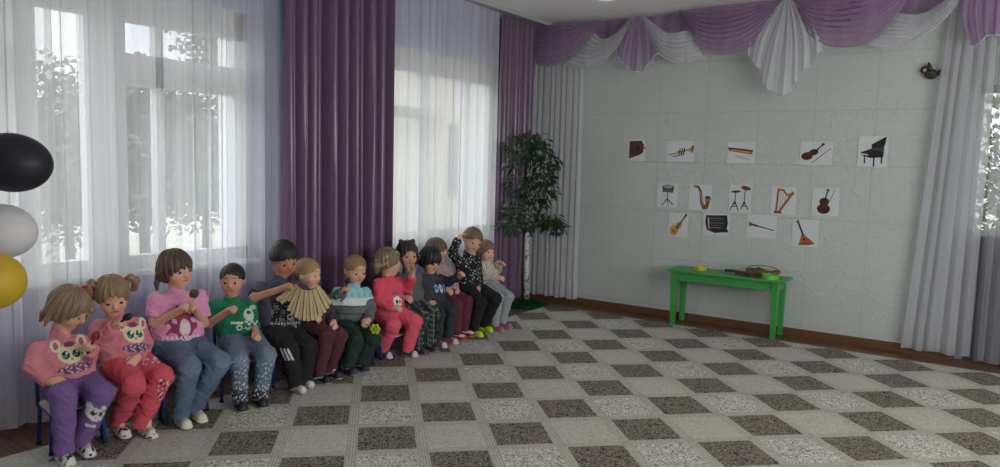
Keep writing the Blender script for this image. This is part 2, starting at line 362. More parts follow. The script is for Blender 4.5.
# ---------------------------------------------------------------- curtains
def sheer_mat(name, col, clear, dens=300.0):
    m = bpy.data.materials.new(name); m.use_nodes = True; t = m.node_tree; t.nodes.clear()
    o = t.nodes.new('ShaderNodeOutputMaterial'); tr = t.nodes.new('ShaderNodeBsdfTransparent'); df = t.nodes.new('ShaderNodeBsdfDiffuse'); tl = t.nodes.new('ShaderNodeBsdfTranslucent')
    df.inputs[0].default_value = col; tl.inputs[0].default_value = col
    m1 = t.nodes.new('ShaderNodeMixShader'); m1.inputs[0].default_value = 0.5; t.links.new(df.outputs[0], m1.inputs[1]); t.links.new(tl.outputs[0], m1.inputs[2])
    m2 = t.nodes.new('ShaderNodeMixShader')
    c = t.nodes.new('ShaderNodeTexCoord'); mp = t.nodes.new('ShaderNodeMapping'); mp.inputs['Scale'].default_value = (9, 9, 0.15); n = t.nodes.new('ShaderNodeTexNoise'); n.inputs['Scale'].default_value = 1.6; n.inputs['Detail'].default_value = 3
    r = t.nodes.new('ShaderNodeMapRange'); r.inputs[1].default_value = 0.3; r.inputs[2].default_value = 0.7; r.inputs[3].default_value = 1 - clear - 0.1; r.inputs[4].default_value = 1 - clear + 0.1
    t.links.new(c.outputs['Object'], mp.inputs[0]); t.links.new(mp.outputs[0], n.inputs['Vector']); t.links.new(n.outputs['Fac'], r.inputs[0]); t.links.new(r.outputs[0], m2.inputs[0])
    t.links.new(tr.outputs[0], m2.inputs[1]); t.links.new(m1.outputs[0], m2.inputs[2]); t.links.new(m2.outputs[0], o.inputs[0])
    return m
M_sheer = sheer_mat('white_voile', (0.82, 0.82, 0.84, 1), 0.44)
M_sheer2 = sheer_mat('thick_white_voile', (0.84, 0.84, 0.84, 1), 0.34)
M_sheerb2 = sheer_mat('greyish_tulle', (0.62, 0.62, 0.66, 1), 0.25)
M_sheerb = sheer_mat('grey_white_tulle', (0.80, 0.80, 0.83, 1), 0.22)

def curtain(name, axis, c0, a, b, z0, z1, pitch, amp, m, seed, label, cat, group=None, hem=True, parent=None, sharp=1.0, gather=0.0, rows=26, flare=0.25, skew=0.0):
    """hanging pleated cloth; axis 'y' hangs along the window wall (x=c0), 'x' along the poster wall (y=c0)"""
    R = random.Random(seed); n = max(3, int(round((b - a) / pitch))); seg = 14
    ph = [R.uniform(-0.25, 0.25) for _ in range(n + 2)]; am = [R.uniform(0.55, 1.25) for _ in range(n + 2)]; dr = [R.uniform(-0.2, 0.2) for _ in range(n + 2)]
    def fn(s, v):
        q = s * n; k = int(min(q, n - 1)); fr = q - k
        A = am[k] * (1 - fr) + am[k + 1] * fr; p_ = ph[k] * (1 - fr) + ph[k + 1] * fr; d_ = dr[k] * (1 - fr) + dr[k + 1] * fr
        zz = z1 + (z0 - z1) * v
        th = 2 * PI * (q + p_ + d_ * v)
        off = amp * A * (0.75 + flare * v) * (math.sin(th) + 0.25 * math.sin(2 * th + 1.3) * sharp + (sharp - 1.0) * 0.3 * math.sin(3 * th + 2.0 * p_ + v))
        al = a + (b - a) * s + pitch * 0.22 * math.sin(2 * th) * A * 0.5
        al += skew * v * (1 - s); al += gather * (0.5 - s) * math.sin(PI * v) * (b - a)
        if v > 0.995: zz += 0.006 * math.sin(th * 0.5)
        return (c0 + off, al, zz) if axis == 'y' else (al, c0 - off, zz)
    mb = MB(); mb.grid(fn, n * seg, rows)
    o = mb.build(name, m, parent, smooth=True)
    if parent is None: tag(o, label, cat, group)
    return o
def YX(px, X, py=100): return at_x(px, py, X)[1]
G = 'white voile curtains along the windows'
curtain('sheer_curtain', 'y', -4.37, 0.75, YX(60, -4.37, 180), 0.04, 3.10, 0.15, 0.034, M_sheer2, 3, 'white voile curtain hanging behind the balloons at the left edge', 'curtain')
curtain('sheer_curtain', 'y', -4.455, YX(48, -4.455, 180), YX(290, -4.455), 0.04, 3.10, 0.16, 0.03, M_sheer, 5, 'white voile curtain with trees showing through, left of the purple drape', 'curtain')
curtain('sheer_curtain', 'y', -4.44, YX(382, -4.44), YX(496, -4.44), 0.04, 3.10, 0.13, 0.028, M_sheer2, 8, 'bright white voile curtain between the two purple drapes', 'curtain')
M_purple = mat('purple_satin', srgb(106, 80, 108), 0.28, var=0.06, scale=3, Sheen_Weight=0.25)
curtain('purple_drape', 'y', -4.36, YX(286, -4.36), YX(388, -4.36), 0.03, 3.10, 0.14, 0.07, M_purple, 11, 'wide dark purple drape hanging between the two windows', 'curtain', rows=30, sharp=1.9)
curtain('purple_drape', 'y', -4.44, YX(499, -4.44), 7.08, 0.03, 3.10, 0.105, 0.034, M_purple, 17, 'narrow purple drape in the corner behind the artificial tree', 'curtain', rows=30, sharp=1.7)
curtain('tulle_curtain', 'x', 7.175, -4.50, -3.86, 0.06, 2.98, 0.07, 0.020, M_sheerb, 23, 'white tulle curtain hanging in the corner right of the birch trunk', 'curtain')
curtain('tulle_curtain', 'x', 7.18, -0.49, -0.13, 0.05, 3.05, 0.075, 0.020, M_sheerb2, 29, 'grey white tulle curtain hanging at the right end of the poster wall', 'curtain', skew=-0.17)
curtain('tulle_curtain', 'x', 7.18, -0.125, 0.75, 0.03, 3.05, 0.10, 0.02, sheer_mat('thin_grey_tulle', (0.6, 0.6, 0.64, 1), 0.55), 31, 'thin tulle curtain over the glazed door at the right edge', 'curtain')
# curtain rail under the ceiling, window side
M_rail = mat('white_rail', srgb(176, 176, 180), 0.5)
m = MB(); m.box((-4.42, YF, 3.10), (-4.30, 7.2, 3.12)); m.box((-4.31, YF, 3.085), (-4.295, 7.2, 3.12)); struct(m.build('trim_1', M_rail))
# ---------------------------------------------------------------- draped valance on the poster wall
M_sw_p = sheer_mat('purple_tulle', (*srgb(188, 160, 194)[:3], 1), 0.26)
M_sw_w = sheer_mat('white_tulle', (0.80, 0.80, 0.85, 1), 0.2)
M_hem = mat('white_hem_cord', srgb(205, 205, 212), 0.6)
val = thing('swag_valance', 'draped valance of purple and white tulle swags along the top of the poster wall', 'valance', (-2.3, 7.15, 3.0))
def wall_pt(p, Y): 
    q = at_y(p[0], p[1], Y); return np.array([q[0], q[2]])
def swag(name, up, lo, m, Y, bulge, folds, famp, label=None, hem=None, seed=0, diag=0.0):
    """cloth draped between an upper and a lower edge, both lying on the poster wall, with soft swept folds"""
    nu, nv = 44, 30
    A = rnd_spline([wall_pt(p, Y) for p in up], nu); B = rnd_spline([wall_pt(p, Y) for p in lo], nu)
    R = random.Random(seed); ph = R.uniform(0, 6)
    def fn(s, t):
        i = s * nu; k = int(min(i, nu - 1)); f = i - k
        a = A[k] * (1 - f) + A[k + 1] * f; b = B[k] * (1 - f) + B[k + 1] * f
        tt = t + 0.035 * math.sin(2 * PI * folds * t + ph + 2.0 * s) * math.sin(PI * t)
        p = a * (1 - tt) + b * tt
        env = math.sin(PI * min(max(s, 0.0), 1.0)) ** 0.6
        out = bulge * env * math.sin(PI * (0.15 + 0.75 * t)) + famp * (0.35 + 0.65 * env) * math.sin(2 * PI * folds * (t + diag * s) + ph + 1.2 * math.sin(3 * s + ph))
        return (p[0], Y - 0.02 - max(out, -0.02) - 0.02, p[1])
    mb = MB(); mb.grid(fn, nu, nv); o = mb.build(name, m, val, smooth=True)
    if label: o['label'] = label
    if hem:
        h = MB(); pts = [fn(k / nu, 1.0) for k in range(nu + 1)]; h.tube([(x, y - 0.004, z) for x, y, z in pts], 0.004, 5); h.build('hem', M_hem, o, smooth=True)
    return o
def tail(name, up, lo, m, Y, pleats, amp, label=None, hem=True, seed=0):
    nu, nv = 70, 24
    A = rnd_spline([wall_pt(p, Y) for p in up], nu); B = rnd_spline([wall_pt(p, Y) for p in lo], nu)
    R = random.Random(seed); ph = R.uniform(0, 6)
    def fn(s, t):
        k = int(round(s * nu)); a, b = A[k], B[k]; p = a * (1 - t) + b * t
        return (p[0] + 0.008 * t * math.sin(4 * PI * pleats * s + ph) + (0.25 * (s - .5) * abs(B[-1][0] - B[0][0]) * math.sin(PI * t)), Y - 0.075 - amp * (0.25 + 0.75 * t) * (0.8 * math.sin(2 * PI * pleats * (s + .05 * math.sin(7 * s + ph)) + ph + 0.9 * t) + 0.5 * math.sin(2 * PI * pleats * 2.3 * s + 1.5 * t) + .3 * math.sin(31 * s + 4 * t)), p[1])
    mb = MB(); mb.grid(fn, nu, nv); o = mb.build(name, m, val, smooth=True)
    if label: o['label'] = label
    if hem:
        h = MB(); h.tube([fn(k / nu, 1.0) for k in range(nu + 1)], 0.004, 5); h.build('hem', M_hem, o, smooth=True)
    return o
# flat heading behind the swags
def headfn(s, t):
    x = -4.45 + s * 5.6
    return (x, 7.225 - 0.012 * math.sin(2 * PI * 34 * s), 3.105 - 0.20 * t)
mb = MB(); mb.grid(headfn, 400, 4); mb.build('heading', M_sw_p, val, smooth=True)
YV = 7.13
swag('swag', [(537, 28), (570, 25), (604, 21)], [(537, 64), (553, 67), (577, 57), (593, 38), (605, 22)], M_sw_p, YV, 0.09, 8, 0.014, 'purple swag in the corner', seed=1)
swag('swag', [(596, 33), (606, 40), (619, 34), (634, 18)], [(566, 65), (588, 69), (607, 61), (626, 40), (638, 19)], M_sw_w, YV, 0.07, 8, 0.014, 'white swag', hem=True, seed=2)
swag('swag', [(647, 17), (660, 27), (673, 34), (690, 31)], [(641, 19), (650, 37), (662, 55), (682, 64), (706, 59)], M_sw_w, YV, 0.07, 8, 0.014, 'white swag', hem=True, seed=3)
tail('tail', [(637, 19), (640, 17.5), (643, 19)], [(619, 52), (627, 65), (637, 72), (646, 71), (653, 62), (661, 54)], M_sw_p, YV, 4, 0.018, 'purple tail', seed=4)
swag('swag', [(679, 12), (720, 8), (787, 0)], [(681, 15), (690, 28), (700, 46), (714, 55), (736, 55), (757, 45), (775, 22), (788, 2)], M_sw_p, YV - 0.02, 0.10, 10, 0.015, 'wide purple swag', seed=5)
swag('swag', [(793, 0), (850, -7), (914, -14)], [(792, 4), (801, 22), (812, 38), (830, 47), (855, 48), (876, 40), (891, 26), (903, 9), (914, -8)], M_sw_p, YV - 0.02, 0.11, 10, 0.015, 'wide purple swag', seed=6)
swag('swag', [(900, 14), (920, 16), (936, 9), (955, -6)], [(868, 46), (890, 48), (911, 44), (931, 32), (950, 15), (964, -6)], M_sw_w, YV, 0.07, 8, 0.014, 'white swag', hem=True, seed=7)
tail('tail', [(786, 1), (789.5, -2), (793, 1)], [(749, 56), (760, 68), (769, 88), (786, 96), (797, 83), (805, 72), (815, 63), (823, 50)], M_sw_w, YV - 0.03, 6, 0.022, 'long white tail', seed=8)
tail('tail', [(968, -9), (985, -12), (1025, -18)], [(971, 47), (978, 46), (985, 39), (993, 36), (1003, 37), (1022, 40)], M_sw_p, YV - 0.02, 5, 0.018, 'purple tail', seed=9)

# ---------------------------------------------------------------- posters of instruments
M_paper = mat('laminated_paper', srgb(210, 215, 216), 0.25)
PC = {}
def ink(r, g, b):
    k = (r, g, b)
    if k not in PC: PC[k] = mat('print_ink_%d' % len(PC), srgb(r, g, b), 0.4)
    return PC[k]
class Draw:
    """flat coloured shapes printed on a sheet; unit coordinates, x right, y up"""
    def __init__(s): s.sh = []
    def poly(s, pts, c): s.sh.append(('p', [tuple(p) for p in pts], c)); return s
    def ell(s, cx, cy, rx, ry, c, rot=0, n=24):
        a = math.radians(rot)
        return s.poly([(cx + rx * math.cos(q) * math.cos(a) - ry * math.sin(q) * math.sin(a), cy + rx * math.cos(q) * math.sin(a) + ry * math.sin(q) * math.cos(a)) for q in [2 * PI * k / n for k in range(n)]], c)
    def line(s, pts, w, c, w2=None):
        w2 = w if w2 is None else w2
        P = [np.array(p, float) for p in pts]; n = len(P)
        for i in range(n - 1):
            d = P[i + 1] - P[i]; L = np.linalg.norm(d); d = d / (L + 1e-9); nrm = np.array([-d[1], d[0]])
            wa = w + (w2 - w) * i / (n - 1); wb = w + (w2 - w) * (i + 1) / (n - 1)
            s.poly([P[i] - nrm * wa / 2 - d * wa * 0.2, P[i + 1] - nrm * wb / 2 + d * wb * 0.2, P[i + 1] + nrm * wb / 2 + d * wb * 0.2, P[i] + nrm * wa / 2 - d * wa * 0.2], c)
        return s
def poster(rect, name, label, dr):
    x0, y0, x1, y1 = rect; Y = YB - 0.004
    a = at_y(x0, (y0 + y1) / 2, Y); b = at_y(x1, (y0 + y1) / 2, Y); c = at_y((x0 + x1) / 2, y0, Y); d = at_y((x0 + x1) / 2, y1, Y)
    cx, w, cz, h = (a[0] + b[0]) / 2, b[0] - a[0], (c[2] + d[2]) / 2, c[2] - d[2]
    root = thing('poster', label, 'poster', (cx, YB - 0.003, cz), 'posters of musical instruments on the white wall')
    mb = MB(); mb.box((cx - w / 2, YB - 0.005, cz - h / 2), (cx + w / 2, YB - 0.0035, cz + h / 2)); mb.build('sheet', M_paper, root)
    cols = []; mb = MB()
    for i, (_, pts, col) in enumerate(dr.sh):
        if col not in cols: cols.append(col)
        y = YB - 0.0054 - 0.00004 * i
        mb.add([(cx + px * w / 2, y, cz + py * h / 2) for px, py in pts], [tuple(range(len(pts)))], cols.index(col))
    mb.build(name, [ink(*q) for q in cols], root)
BR, DK, BK, YE, RD, WH, GR, OR = (84, 44, 36), (52, 34, 32), (26, 26, 30), (176, 140, 62), (120, 44, 38), (190, 190, 188), (120, 122, 126), (168, 96, 52)
def D(): return Draw()
poster((628, 139, 646, 161), 'zither_drawing', 'instrument poster of a dark wooden board zither, leftmost of the top row', D().poly([(-.85, .8), (.5, .85), (.75, .4), (.7, -.2), (.3, -.45), (-.85, -.8)], BR).poly([(-.7, .65), (.35, .7), (.4, .1), (-.7, -.5)], (70, 36, 34)).ell(.1, .1, .22, .25, (30, 20, 22)).line([(.5, .3), (.95, .15)], .1, DK).line([(.3, .6), (.8, .45)], .08, DK))
poster((667, 141, 694, 162), 'trumpet_drawing', 'instrument poster of a brass trumpet in the top row', D().line([(-.85, -.35), (.1, -.05), (.55, .2)], .12, (150, 122, 70)).poly([(.45, .1), (.9, .6), (.95, -.1), (.6, .05)], YE).ell(.9, .25, .08, .36, (120, 90, 50), -8).line([(-.55, -.5), (.2, -.3), (.3, 0), (-.2, 0)], .09, (110, 84, 50)).line([(-.1, -.35), (-.02, .25)], .08, DK).line([(.08, -.32), (.15, .3)], .08, DK).line([(.25, -.25), (.32, .35)], .08, DK))
poster((727.5, 142, 755, 163.5), 'dulcimer_drawing', 'instrument poster of a long wooden dulcimer in the top row', D().poly([(-.95, .45), (.85, .2), (.8, -.15), (-.9, .15)], OR).poly([(-.95, .5), (.9, .25), (.85, .12), (-.95, .36)], DK).poly([(-.75, .3), (.6, .1), (.6, .0), (-.75, .2)], (200, 150, 96)).line([(-.5, -.25), (.3, -.4)], .05, GR).line([(-.2, -.45), (.6, -.6)], .05, GR))
poster((800, 141.7, 832.6, 165), 'violin_drawing', 'instrument poster of a dark violin with its bow beside it', D().ell(-.55, -.25, .36, .34, (70, 34, 32), 30).ell(-.15, .1, .3, .26, (70, 34, 32), 30).ell(-.37, -.08, .24, .22, (90, 46, 38), 30).line([(-.1, .1), (.35, .7)], .12, DK, .08).ell(.4, .78, .09, .12, DK).line([(-.3, -.2), (.05, .25)], .05, BK).line([(-.25, -.85), (.9, .45)], .05, DK))
poster((858, 136, 888, 167), 'grand_piano_drawing', 'instrument poster of a black grand piano with raised lid', D().poly([(-.8, -.05), (-.3, .12), (.75, -.02), (.7, -.38), (-.2, -.42), (-.8, -.22)], BK).poly([(-.5, .25), (.85, .98), (.8, .5), (.65, .15)], BK).poly([(-.35, .18), (.75, .3), (.72, -.02), (-.3, .1)], (60, 60, 66)).poly([(-.85, -.1), (-.3, -.18), (-.3, -.26), (-.85, -.2)], WH).line([(-.55, -.25), (-.5, -.75)], .1, BK).line([(.1, -.4), (.12, -.95)], .1, BK).line([(.6, -.35), (.62, -.75)], .1, BK).poly([(-.45, .1), (-.1, .18), (-.1, .45), (-.42, .38)], (205, 205, 205)))
poster((657.5, 183, 678, 207), 'snare_drum_drawing', 'instrument poster of a drum on a stand with no cymbals', D().poly([(-.55, .7), (-.5, .25), (.5, .2), (.6, .65)], (88, 90, 96)).ell(.02, .68, .58, .2, (60, 62, 68)).ell(.02, .7, .5, .15, (150, 152, 156)).line([(0, .2), (0, -.5)], .08, BK).line([(0, -.3), (-.5, -.85)], .08, BK).line([(0, -.3), (.55, -.8)], .08, BK).line([(0, -.4), (.1, -.9)], .07, BK).line([(-.5, .2), (-.4, .7)], .05, BK).line([(.4, .2), (.5, .7)], .05, BK))
poster((689, 184.6, 711.5, 210), 'saxophone_drawing', 'instrument poster of a brown and gold saxophone', D().line([(-.6, .85), (-.2, .82), (0, .5), (.15, -.4), (.35, -.75)], .13, (110, 76, 50), .32).line([(.3, -.78), (.6, -.75), (.7, -.3)], .3, (120, 84, 50), .34).poly([(.45, -.35), (.95, -.2), (.9, .1), (.45, .05)], (150, 110, 64)).ell(.68, .02, .25, .12, (70, 44, 34)).line([(-.05, .4), (.3, -.6)], .07, (190, 160, 100)))
poster((729, 185, 751, 212), 'cymbals_drawing', 'instrument poster of two cymbals on black stands', D().ell(-.4, .5, .45, .09, (70, 56, 50), 4).ell(.5, .78, .45, .16, (122, 56, 48), -8).line([(-.4, .55), (-.45, -.5)], .07, BK).line([(.45, .75), (.4, -.5)], .07, BK).line([(-.45, -.2), (-.85, -.9)], .09, BK).line([(-.45, -.2), (-.1, -.9)], .09, BK).line([(.4, -.2), (.1, -.8)], .08, BK).line([(.4, -.2), (.8, -.8)], .08, BK).line([(-.7, -.6), (-.2, -.6)], .06, BK).line([(.2, -.55), (.65, -.55)], .06, BK))
poster((771, 187, 796.5, 214.5), 'harp_drawing', 'instrument poster of a golden harp', D().line([(-.55, -.8), (-.45, .85)], .16, (150, 100, 52)).line([(-.45, .8), (-.05, .78), (.25, .4), (.7, .6)], .16, (160, 108, 56)).line([(.7, .62), (-.3, -.8)], .2, (150, 96, 50)).poly([(-.75, -.95), (-.1, -.95), (-.15, -.75), (-.7, -.75)], (120, 74, 42)).line([(-.25, .7), (-.3, -.65)], .03, GR).line([(-.05, .65), (-.1, -.4)], .03, GR).line([(.15, .5), (.1, -.15)], .03, GR).line([(.35, .5), (.33, .15)], .03, GR))
poster((812, 188, 839.5, 216), 'cello_drawing', 'instrument poster of a dark cello with its bow, right end of its row', D().ell(-.12, -.5, .48, .36, (66, 30, 30)).ell(-.1, .02, .36, .28, (66, 30, 30)).ell(-.12, -.22, .28, .2, (84, 42, 36)).line([(-.08, 0), (.1, .8)], .1, DK).ell(.12, .85, .1, .1, DK).line([(-.3, -.35), (-.28, -.15)], .05, BK).line([(.08, -.35), (.1, -.15)], .05, BK).line([(.3, .1), (.6, .85)], .05, (110, 90, 70)))
poster((668.5, 213, 688, 237), 'guitar_drawing', 'instrument poster of a yellow acoustic guitar', D().ell(-.4, -.45, .48, .4, (190, 148, 62), 35).ell(.05, -.05, .36, .3, (190, 148, 62), 35).ell(-.08, -.18, .13, .11, (60, 40, 30)).line([(0, -.1), (.6, .65)], .13, (70, 44, 36)).line([(.6, .65), (.8, .92)], .18, (60, 38, 34)).line([(-.55, -.45), (-.3, -.65)], .1, DK))
poster((703, 213, 730, 236), 'accordion_drawing', 'instrument poster of a black piano accordion', D().poly([(-.8, .75), (.75, .85), (.85, .2), (.75, -.6), (-.1, -.75), (-.7, -.5), (-.85, .2)], (34, 32, 36)).line([(-.5, .5), (.5, .55)], .07, GR).line([(-.55, .3), (.55, .35)], .06, (110, 84, 84)).line([(-.55, .1), (.55, .15)], .06, GR).line([(-.5, -.1), (.55, -.05)], .06, (110, 84, 84)).line([(-.5, -.3), (.5, -.25)], .06, GR).line([(-.62, .6), (-.55, -.4)], .1, (175, 175, 178)).ell(.75, -.5, .15, .15, BK))
poster((747, 215, 776.7, 238.5), 'wooden_pipe_drawing', 'instrument poster of a thin red and black wooden pipe', D().line([(-.8, .18), (.85, -.25)], .13, DK, .07).poly([(-.88, .4), (-.68, .25), (-.66, .05), (-.86, -.05)], (150, 66, 60)).line([(-.7, .15), (-.3, .05)], .17, RD).line([(-.1, .05), (-.08, .0)], .08, GR).line([(.2, -.05), (.22, -.1)], .07, GR))
poster((792, 219.5, 818.7, 247), 'balalaika_drawing', 'instrument poster of an orange triangular balalaika', D().poly([(-.25, .02), (.8, -.72), (-.45, -.9)], (172, 96, 52)).poly([(-.45, -.9), (.8, -.72), (.3, -.85)], (120, 60, 36)).line([(-.1, -.2), (-.6, .8)], .14, DK).poly([(-.78, .75), (-.58, .98), (-.5, .85), (-.55, .7)], (120, 66, 44)).ell(-.05, -.45, .1, .09, DK).line([(-.15, -.75), (.3, -.7)], .06, DK))

# little bird ornament beside the tulle curtain
M_bird = mat('dark_bird_paint', srgb(52, 46, 34), 0.6, var=0.3, scale=40); M_birdl = mat('pale_bird_cheek', srgb(170, 168, 150), 0.6)
c = at_y(931, 74, YB - 0.03); b = thing('bird_ornament', 'small dark bird ornament on the wall beside the right tulle curtain', 'ornament', (c[0], YB - 0.02, c[2]))
def blob(mb, cx, cy, cz, rx, ry, rz, mi=0, n=14, rot=0):
    bm = bmesh.new(); bmesh.ops.create_uvsphere(bm, u_segments=n, v_segments=n // 2 + 2, radius=1)
    a = math.radians(rot)
    for v in bm.verts:
        x, y, z = v.co.x * rx, v.co.y * ry, v.co.z * rz; v.co = (cx + x * math.cos(a) - z * math.sin(a), cy + y, cz + x * math.sin(a) + z * math.cos(a))
    mb.bm(bm, mi)
K_ = 0.0105
mb = MB(); blob(mb, c[0], YB - 0.03, c[2], 5 * K_, 0.022, 4.2 * K_, rot=-20); blob(mb, c[0] - 4.2 * K_, YB - 0.03, c[2] + 3.2 * K_, 3.4 * K_, 0.02, 3.2 * K_); mb.build('body', M_bird, b, smooth=True)
mb = MB(); blob(mb, c[0] - 4.6 * K_, YB - 0.045, c[2] + 3.1 * K_, 1.5 * K_, 0.01, 1.4 * K_); mb.build('cheek', M_birdl, b, smooth=True)
mb = MB(); mb.tube([(c[0] - 1 * K_, YB - 0.03, c[2] + 2 * K_), (c[0] - 1.5 * K_, YB - 0.04, c[2] + 6 * K_), (c[0] - 2.2 * K_, YB - 0.045, c[2] + 9.5 * K_)], [2.2 * K_, 1.7 * K_, 0.3 * K_], 8); mb.build('wing', M_bird, b, smooth=True)
mb = MB(); mb.obox((c[0] + 3 * K_, YB - 0.03, c[2]), (c[0] + 10 * K_, YB - 0.03, c[2] + 1.6 * K_), 0.01, 3.2 * K_, mi=0, w2=0.008, h2=6 * K_); mb.build('tail', M_bird, b)

# ---------------------------------------------------------------- ceiling lamp
lx, ly, lz = -3.03, 5.98, ZC
M_lampg = mat('frosted_lamp_glass', srgb(232, 238, 228), 0.12, Emission_Color=(0.95, 1.0, 0.9, 1), Emission_Strength=0.5)
M_crys = mat('cut_crystal', srgb(190, 200, 190), 0.08, Transmission_Weight=0.5, IOR=1.45); M_chr = mat('chrome', srgb(190, 190, 180), 0.15, 1.0)
lp = thing('ceiling_lamp', 'round glass ceiling lamp with cut crystal rim above the hall', 'lamp', (lx, ly, lz))
mb = MB(); mb.lathe([(0.0, 0), (0.15, 0), (0.15, -0.02), (0.11, -0.03), (0, -0.03)], (lx, ly, lz), 32); mb.build('base', M_chr, lp, smooth=True)
mb = MB(); mb.lathe([(0.11, -0.028), (0.14, -0.045), (0.13, -0.075), (0.09, -0.095), (0, -0.10)], (lx, ly, lz), 32); mb.build('glass_dish', M_lampg, lp, smooth=True)
mb = MB()
for k in range(20):
    a = 2 * PI * k / 20; blob(mb, lx + 0.155 * math.cos(a), ly + 0.155 * math.sin(a), lz - 0.035, 0.017, 0.017, 0.022, n=6)
mb.build('crystal_rim', M_crys, lp)

# ---------------------------------------------------------------- green bench table
M_green = mat('green_gloss_paint', srgb(62, 150, 72), 0.38, var=0.10, scale=7)
ZT = float(at_y(671, 271, 6.90)[2]) + 0.022
tb = thing('bench_table', 'long low green painted wooden table against the white wall', 'table', (-2.18, 7.08, 0))
x0, x1, y0, y1 = -2.66, -1.635, 6.885, 7.205
mb = MB(); mb.box((x0 - 0.035, y0 - 0.03, ZT - 0.022), (x1 + 0.05, y1 + 0.01, ZT), bev=0.006); mb.build('tabletop', M_green, tb)
for (a, b_) in (((x0 + .02, y0 + .01), (x1 - .02, y0 + .03)), ((x0 + .02, y1 - .03), (x1 - .02, y1 - .01)), ((x0 + .01, y0 + .03), (x0 + .03, y1 - .03)), ((x1 - .03, y0 + .03), (x1 - .01, y1 - .03))):
    mb = MB(); mb.box((a[0], a[1], ZT - 0.105), (b_[0], b_[1], ZT - 0.022)); mb.build('apron', M_green, tb)
for lx_, ly_ in ((x0 + .03, y0 + .03), (x1 - .03, y0 + .03), (x0 + .03, y1 - .03), (x1 - .03, y1 - .03)):
    mb = MB(); mb.obox((lx_, ly_, ZT - 0.022), (lx_, ly_, 0.0071), 0.06, 0.06, up=(0, 1, 0), w2=0.04, h2=0.04); mb.build('leg', M_green, tb)

M_wood = mat('pale_rattle_wood', srgb(188, 166, 126), 0.55, var=0.15, scale=30); M_woodd = mat('dark_rattle_wood', srgb(74, 56, 44), 0.5, var=0.2, scale=20)
M_wick = mat('brown_wicker', srgb(128, 100, 72), 0.7, var=0.3, scale=60, bump=0.5, bscale=150); M_jing = mat('brass_jingle', srgb(190, 170, 110), 0.3, 1.0)
M_yel = mat('yellow_plastic', srgb(196, 190, 70), 0.4); M_lime = mat('lime_plastic', srgb(92, 190, 70), 0.4)
def on_table(px, py, Y=7.0):
    q = at_y(px, py, Y); q[2] = ZT; return q
def tambourine(px, py, r, m, name, label):
    p = on_table(px, py, 7.03 if px < 740 else 6.93); t_ = thing(name, label, 'tambourine', (p[0], p[1], ZT))
    mb = MB(); n = 36; hgt = 0.042
    mb.lathe([(r, 0.0005), (r, hgt), (r - 0.007, hgt), (r - 0.007, 0.0005), (r, 0.0005)], (p[0], p[1], ZT), n); mb.build('hoop', m, t_, smooth=False)
    for k in range(6):
        a = 2 * PI * k / 6 + 0.4; q = (p[0] + (r + 0.001) * math.cos(a), p[1] + (r + 0.001) * math.sin(a), ZT + hgt / 2)
        mb = MB(); mb.lathe([(0.0, 0.004), (0.008, 0.003), (0.014, 0.001), (0.014, -0.001), (0.008, -0.003), (0, -0.004)], q, 12); mb.build('jingle', M_jing, t_, smooth=True)
tambourine(700.5, 268.5, 0.062, M_yel, 'tambourine', 'small yellow tambourine at the left end of the green table')
tambourine(770, 277.5, 0.075, M_lime, 'tambourine', 'lime green tambourine in front of the basket on the green table')
# basket with rattles
p = on_table(763, 271, 7.08); bk = thing('wicker_basket', 'shallow brown wicker basket on the green table', 'basket', (p[0], p[1], ZT))
mb = MB()
for k in range(5):
    rr_ = 0.085 + 0.008 * k; mb.tube([(p[0] + rr_ * 1.35 * math.cos(a), p[1] + rr_ * 0.8 * math.sin(a), ZT + 0.008 + 0.011 * k) for a in [2 * PI * i / 28 for i in range(29)]], 0.0065, 6, cap=False)
mb.lathe([(0, 0.004), (0.085, 0.004)], (p[0], p[1], ZT), 28); mb.build('bowl', M_wick, bk, smooth=True)
mb = MB(); mb.tube([(p[0] + 0.155 * math.cos(a), p[1], ZT + 0.05 + 0.05 * math.sin(a)) for a in [PI * i / 20 for i in range(21)]], 0.005, 6); mb.build('handle', M_wick, bk, smooth=True)
mr = thing('wooden_maraca', 'brown wooden maraca lying in the wicker basket', 'maraca', (p[0], p[1], ZT + 0.05))
mb = MB(); blob(mb, p[0] - 0.04, p[1], ZT + 0.055, 0.035, 0.026, 0.026); mb.build('head', M_woodd, mr, smooth=True)
mb = MB(); mb.tube([(p[0] - 0.01, p[1], ZT + 0.055), (p[0] + 0.09, p[1] + 0.005, ZT + 0.066)], 0.008, 8); mb.build('handle', M_wood, mr, smooth=True)
# dark wooden box rattle with handle
a = on_table(737, 272, 7.0); b_ = on_table(753, 276.5, 6.92); rt = thing('box_rattle', 'dark wooden box rattle with handle on the green table left of the basket', 'rattle', (a[0], a[1], ZT))
mb = MB(); mb.obox((a[0], a[1], ZT + 0.022), (b_[0], b_[1], ZT + 0.022), 0.06, 0.042); mb.build('box', M_woodd, rt)
e = on_table(726, 267.5, 7.06); mb = MB(); mb.tube([(a[0] + 0.01, a[1], ZT + 0.03), (e[0], e[1], ZT + 0.022)], [0.012, 0.016], 8); mb.build('handle', M_woodd, rt, smooth=True)
mb = MB(); mb.obox((a[0], a[1], ZT + 0.0475), (b_[0] * 0.4 + a[0] * 0.6, b_[1] * .4 + a[1] * .6, ZT + 0.0475), 0.04, 0.008); mb.build('clapper', M_wood, rt)
# sheet of paper
q = [on_table(777, 0, 6.89), on_table(786, 0, 6.99), on_table(791, 0, 7.18), on_table(780, 0, 7.10)]
mb = MB(); mb.add([(v[0], v[1], ZT + 0.0006) for v in q] + [(v[0], v[1], ZT + 0.0016) for v in q], [(0, 1, 2, 3), (4, 5, 6, 7), (0, 1, 5, 4), (1, 2, 6, 5), (2, 3, 7, 6), (3, 0, 4, 7)])
tag(mb.build('paper_sheet', mat('plain_paper', srgb(215, 222, 215), 0.6)), 'white paper sheet at the right end of the green table', 'paper')

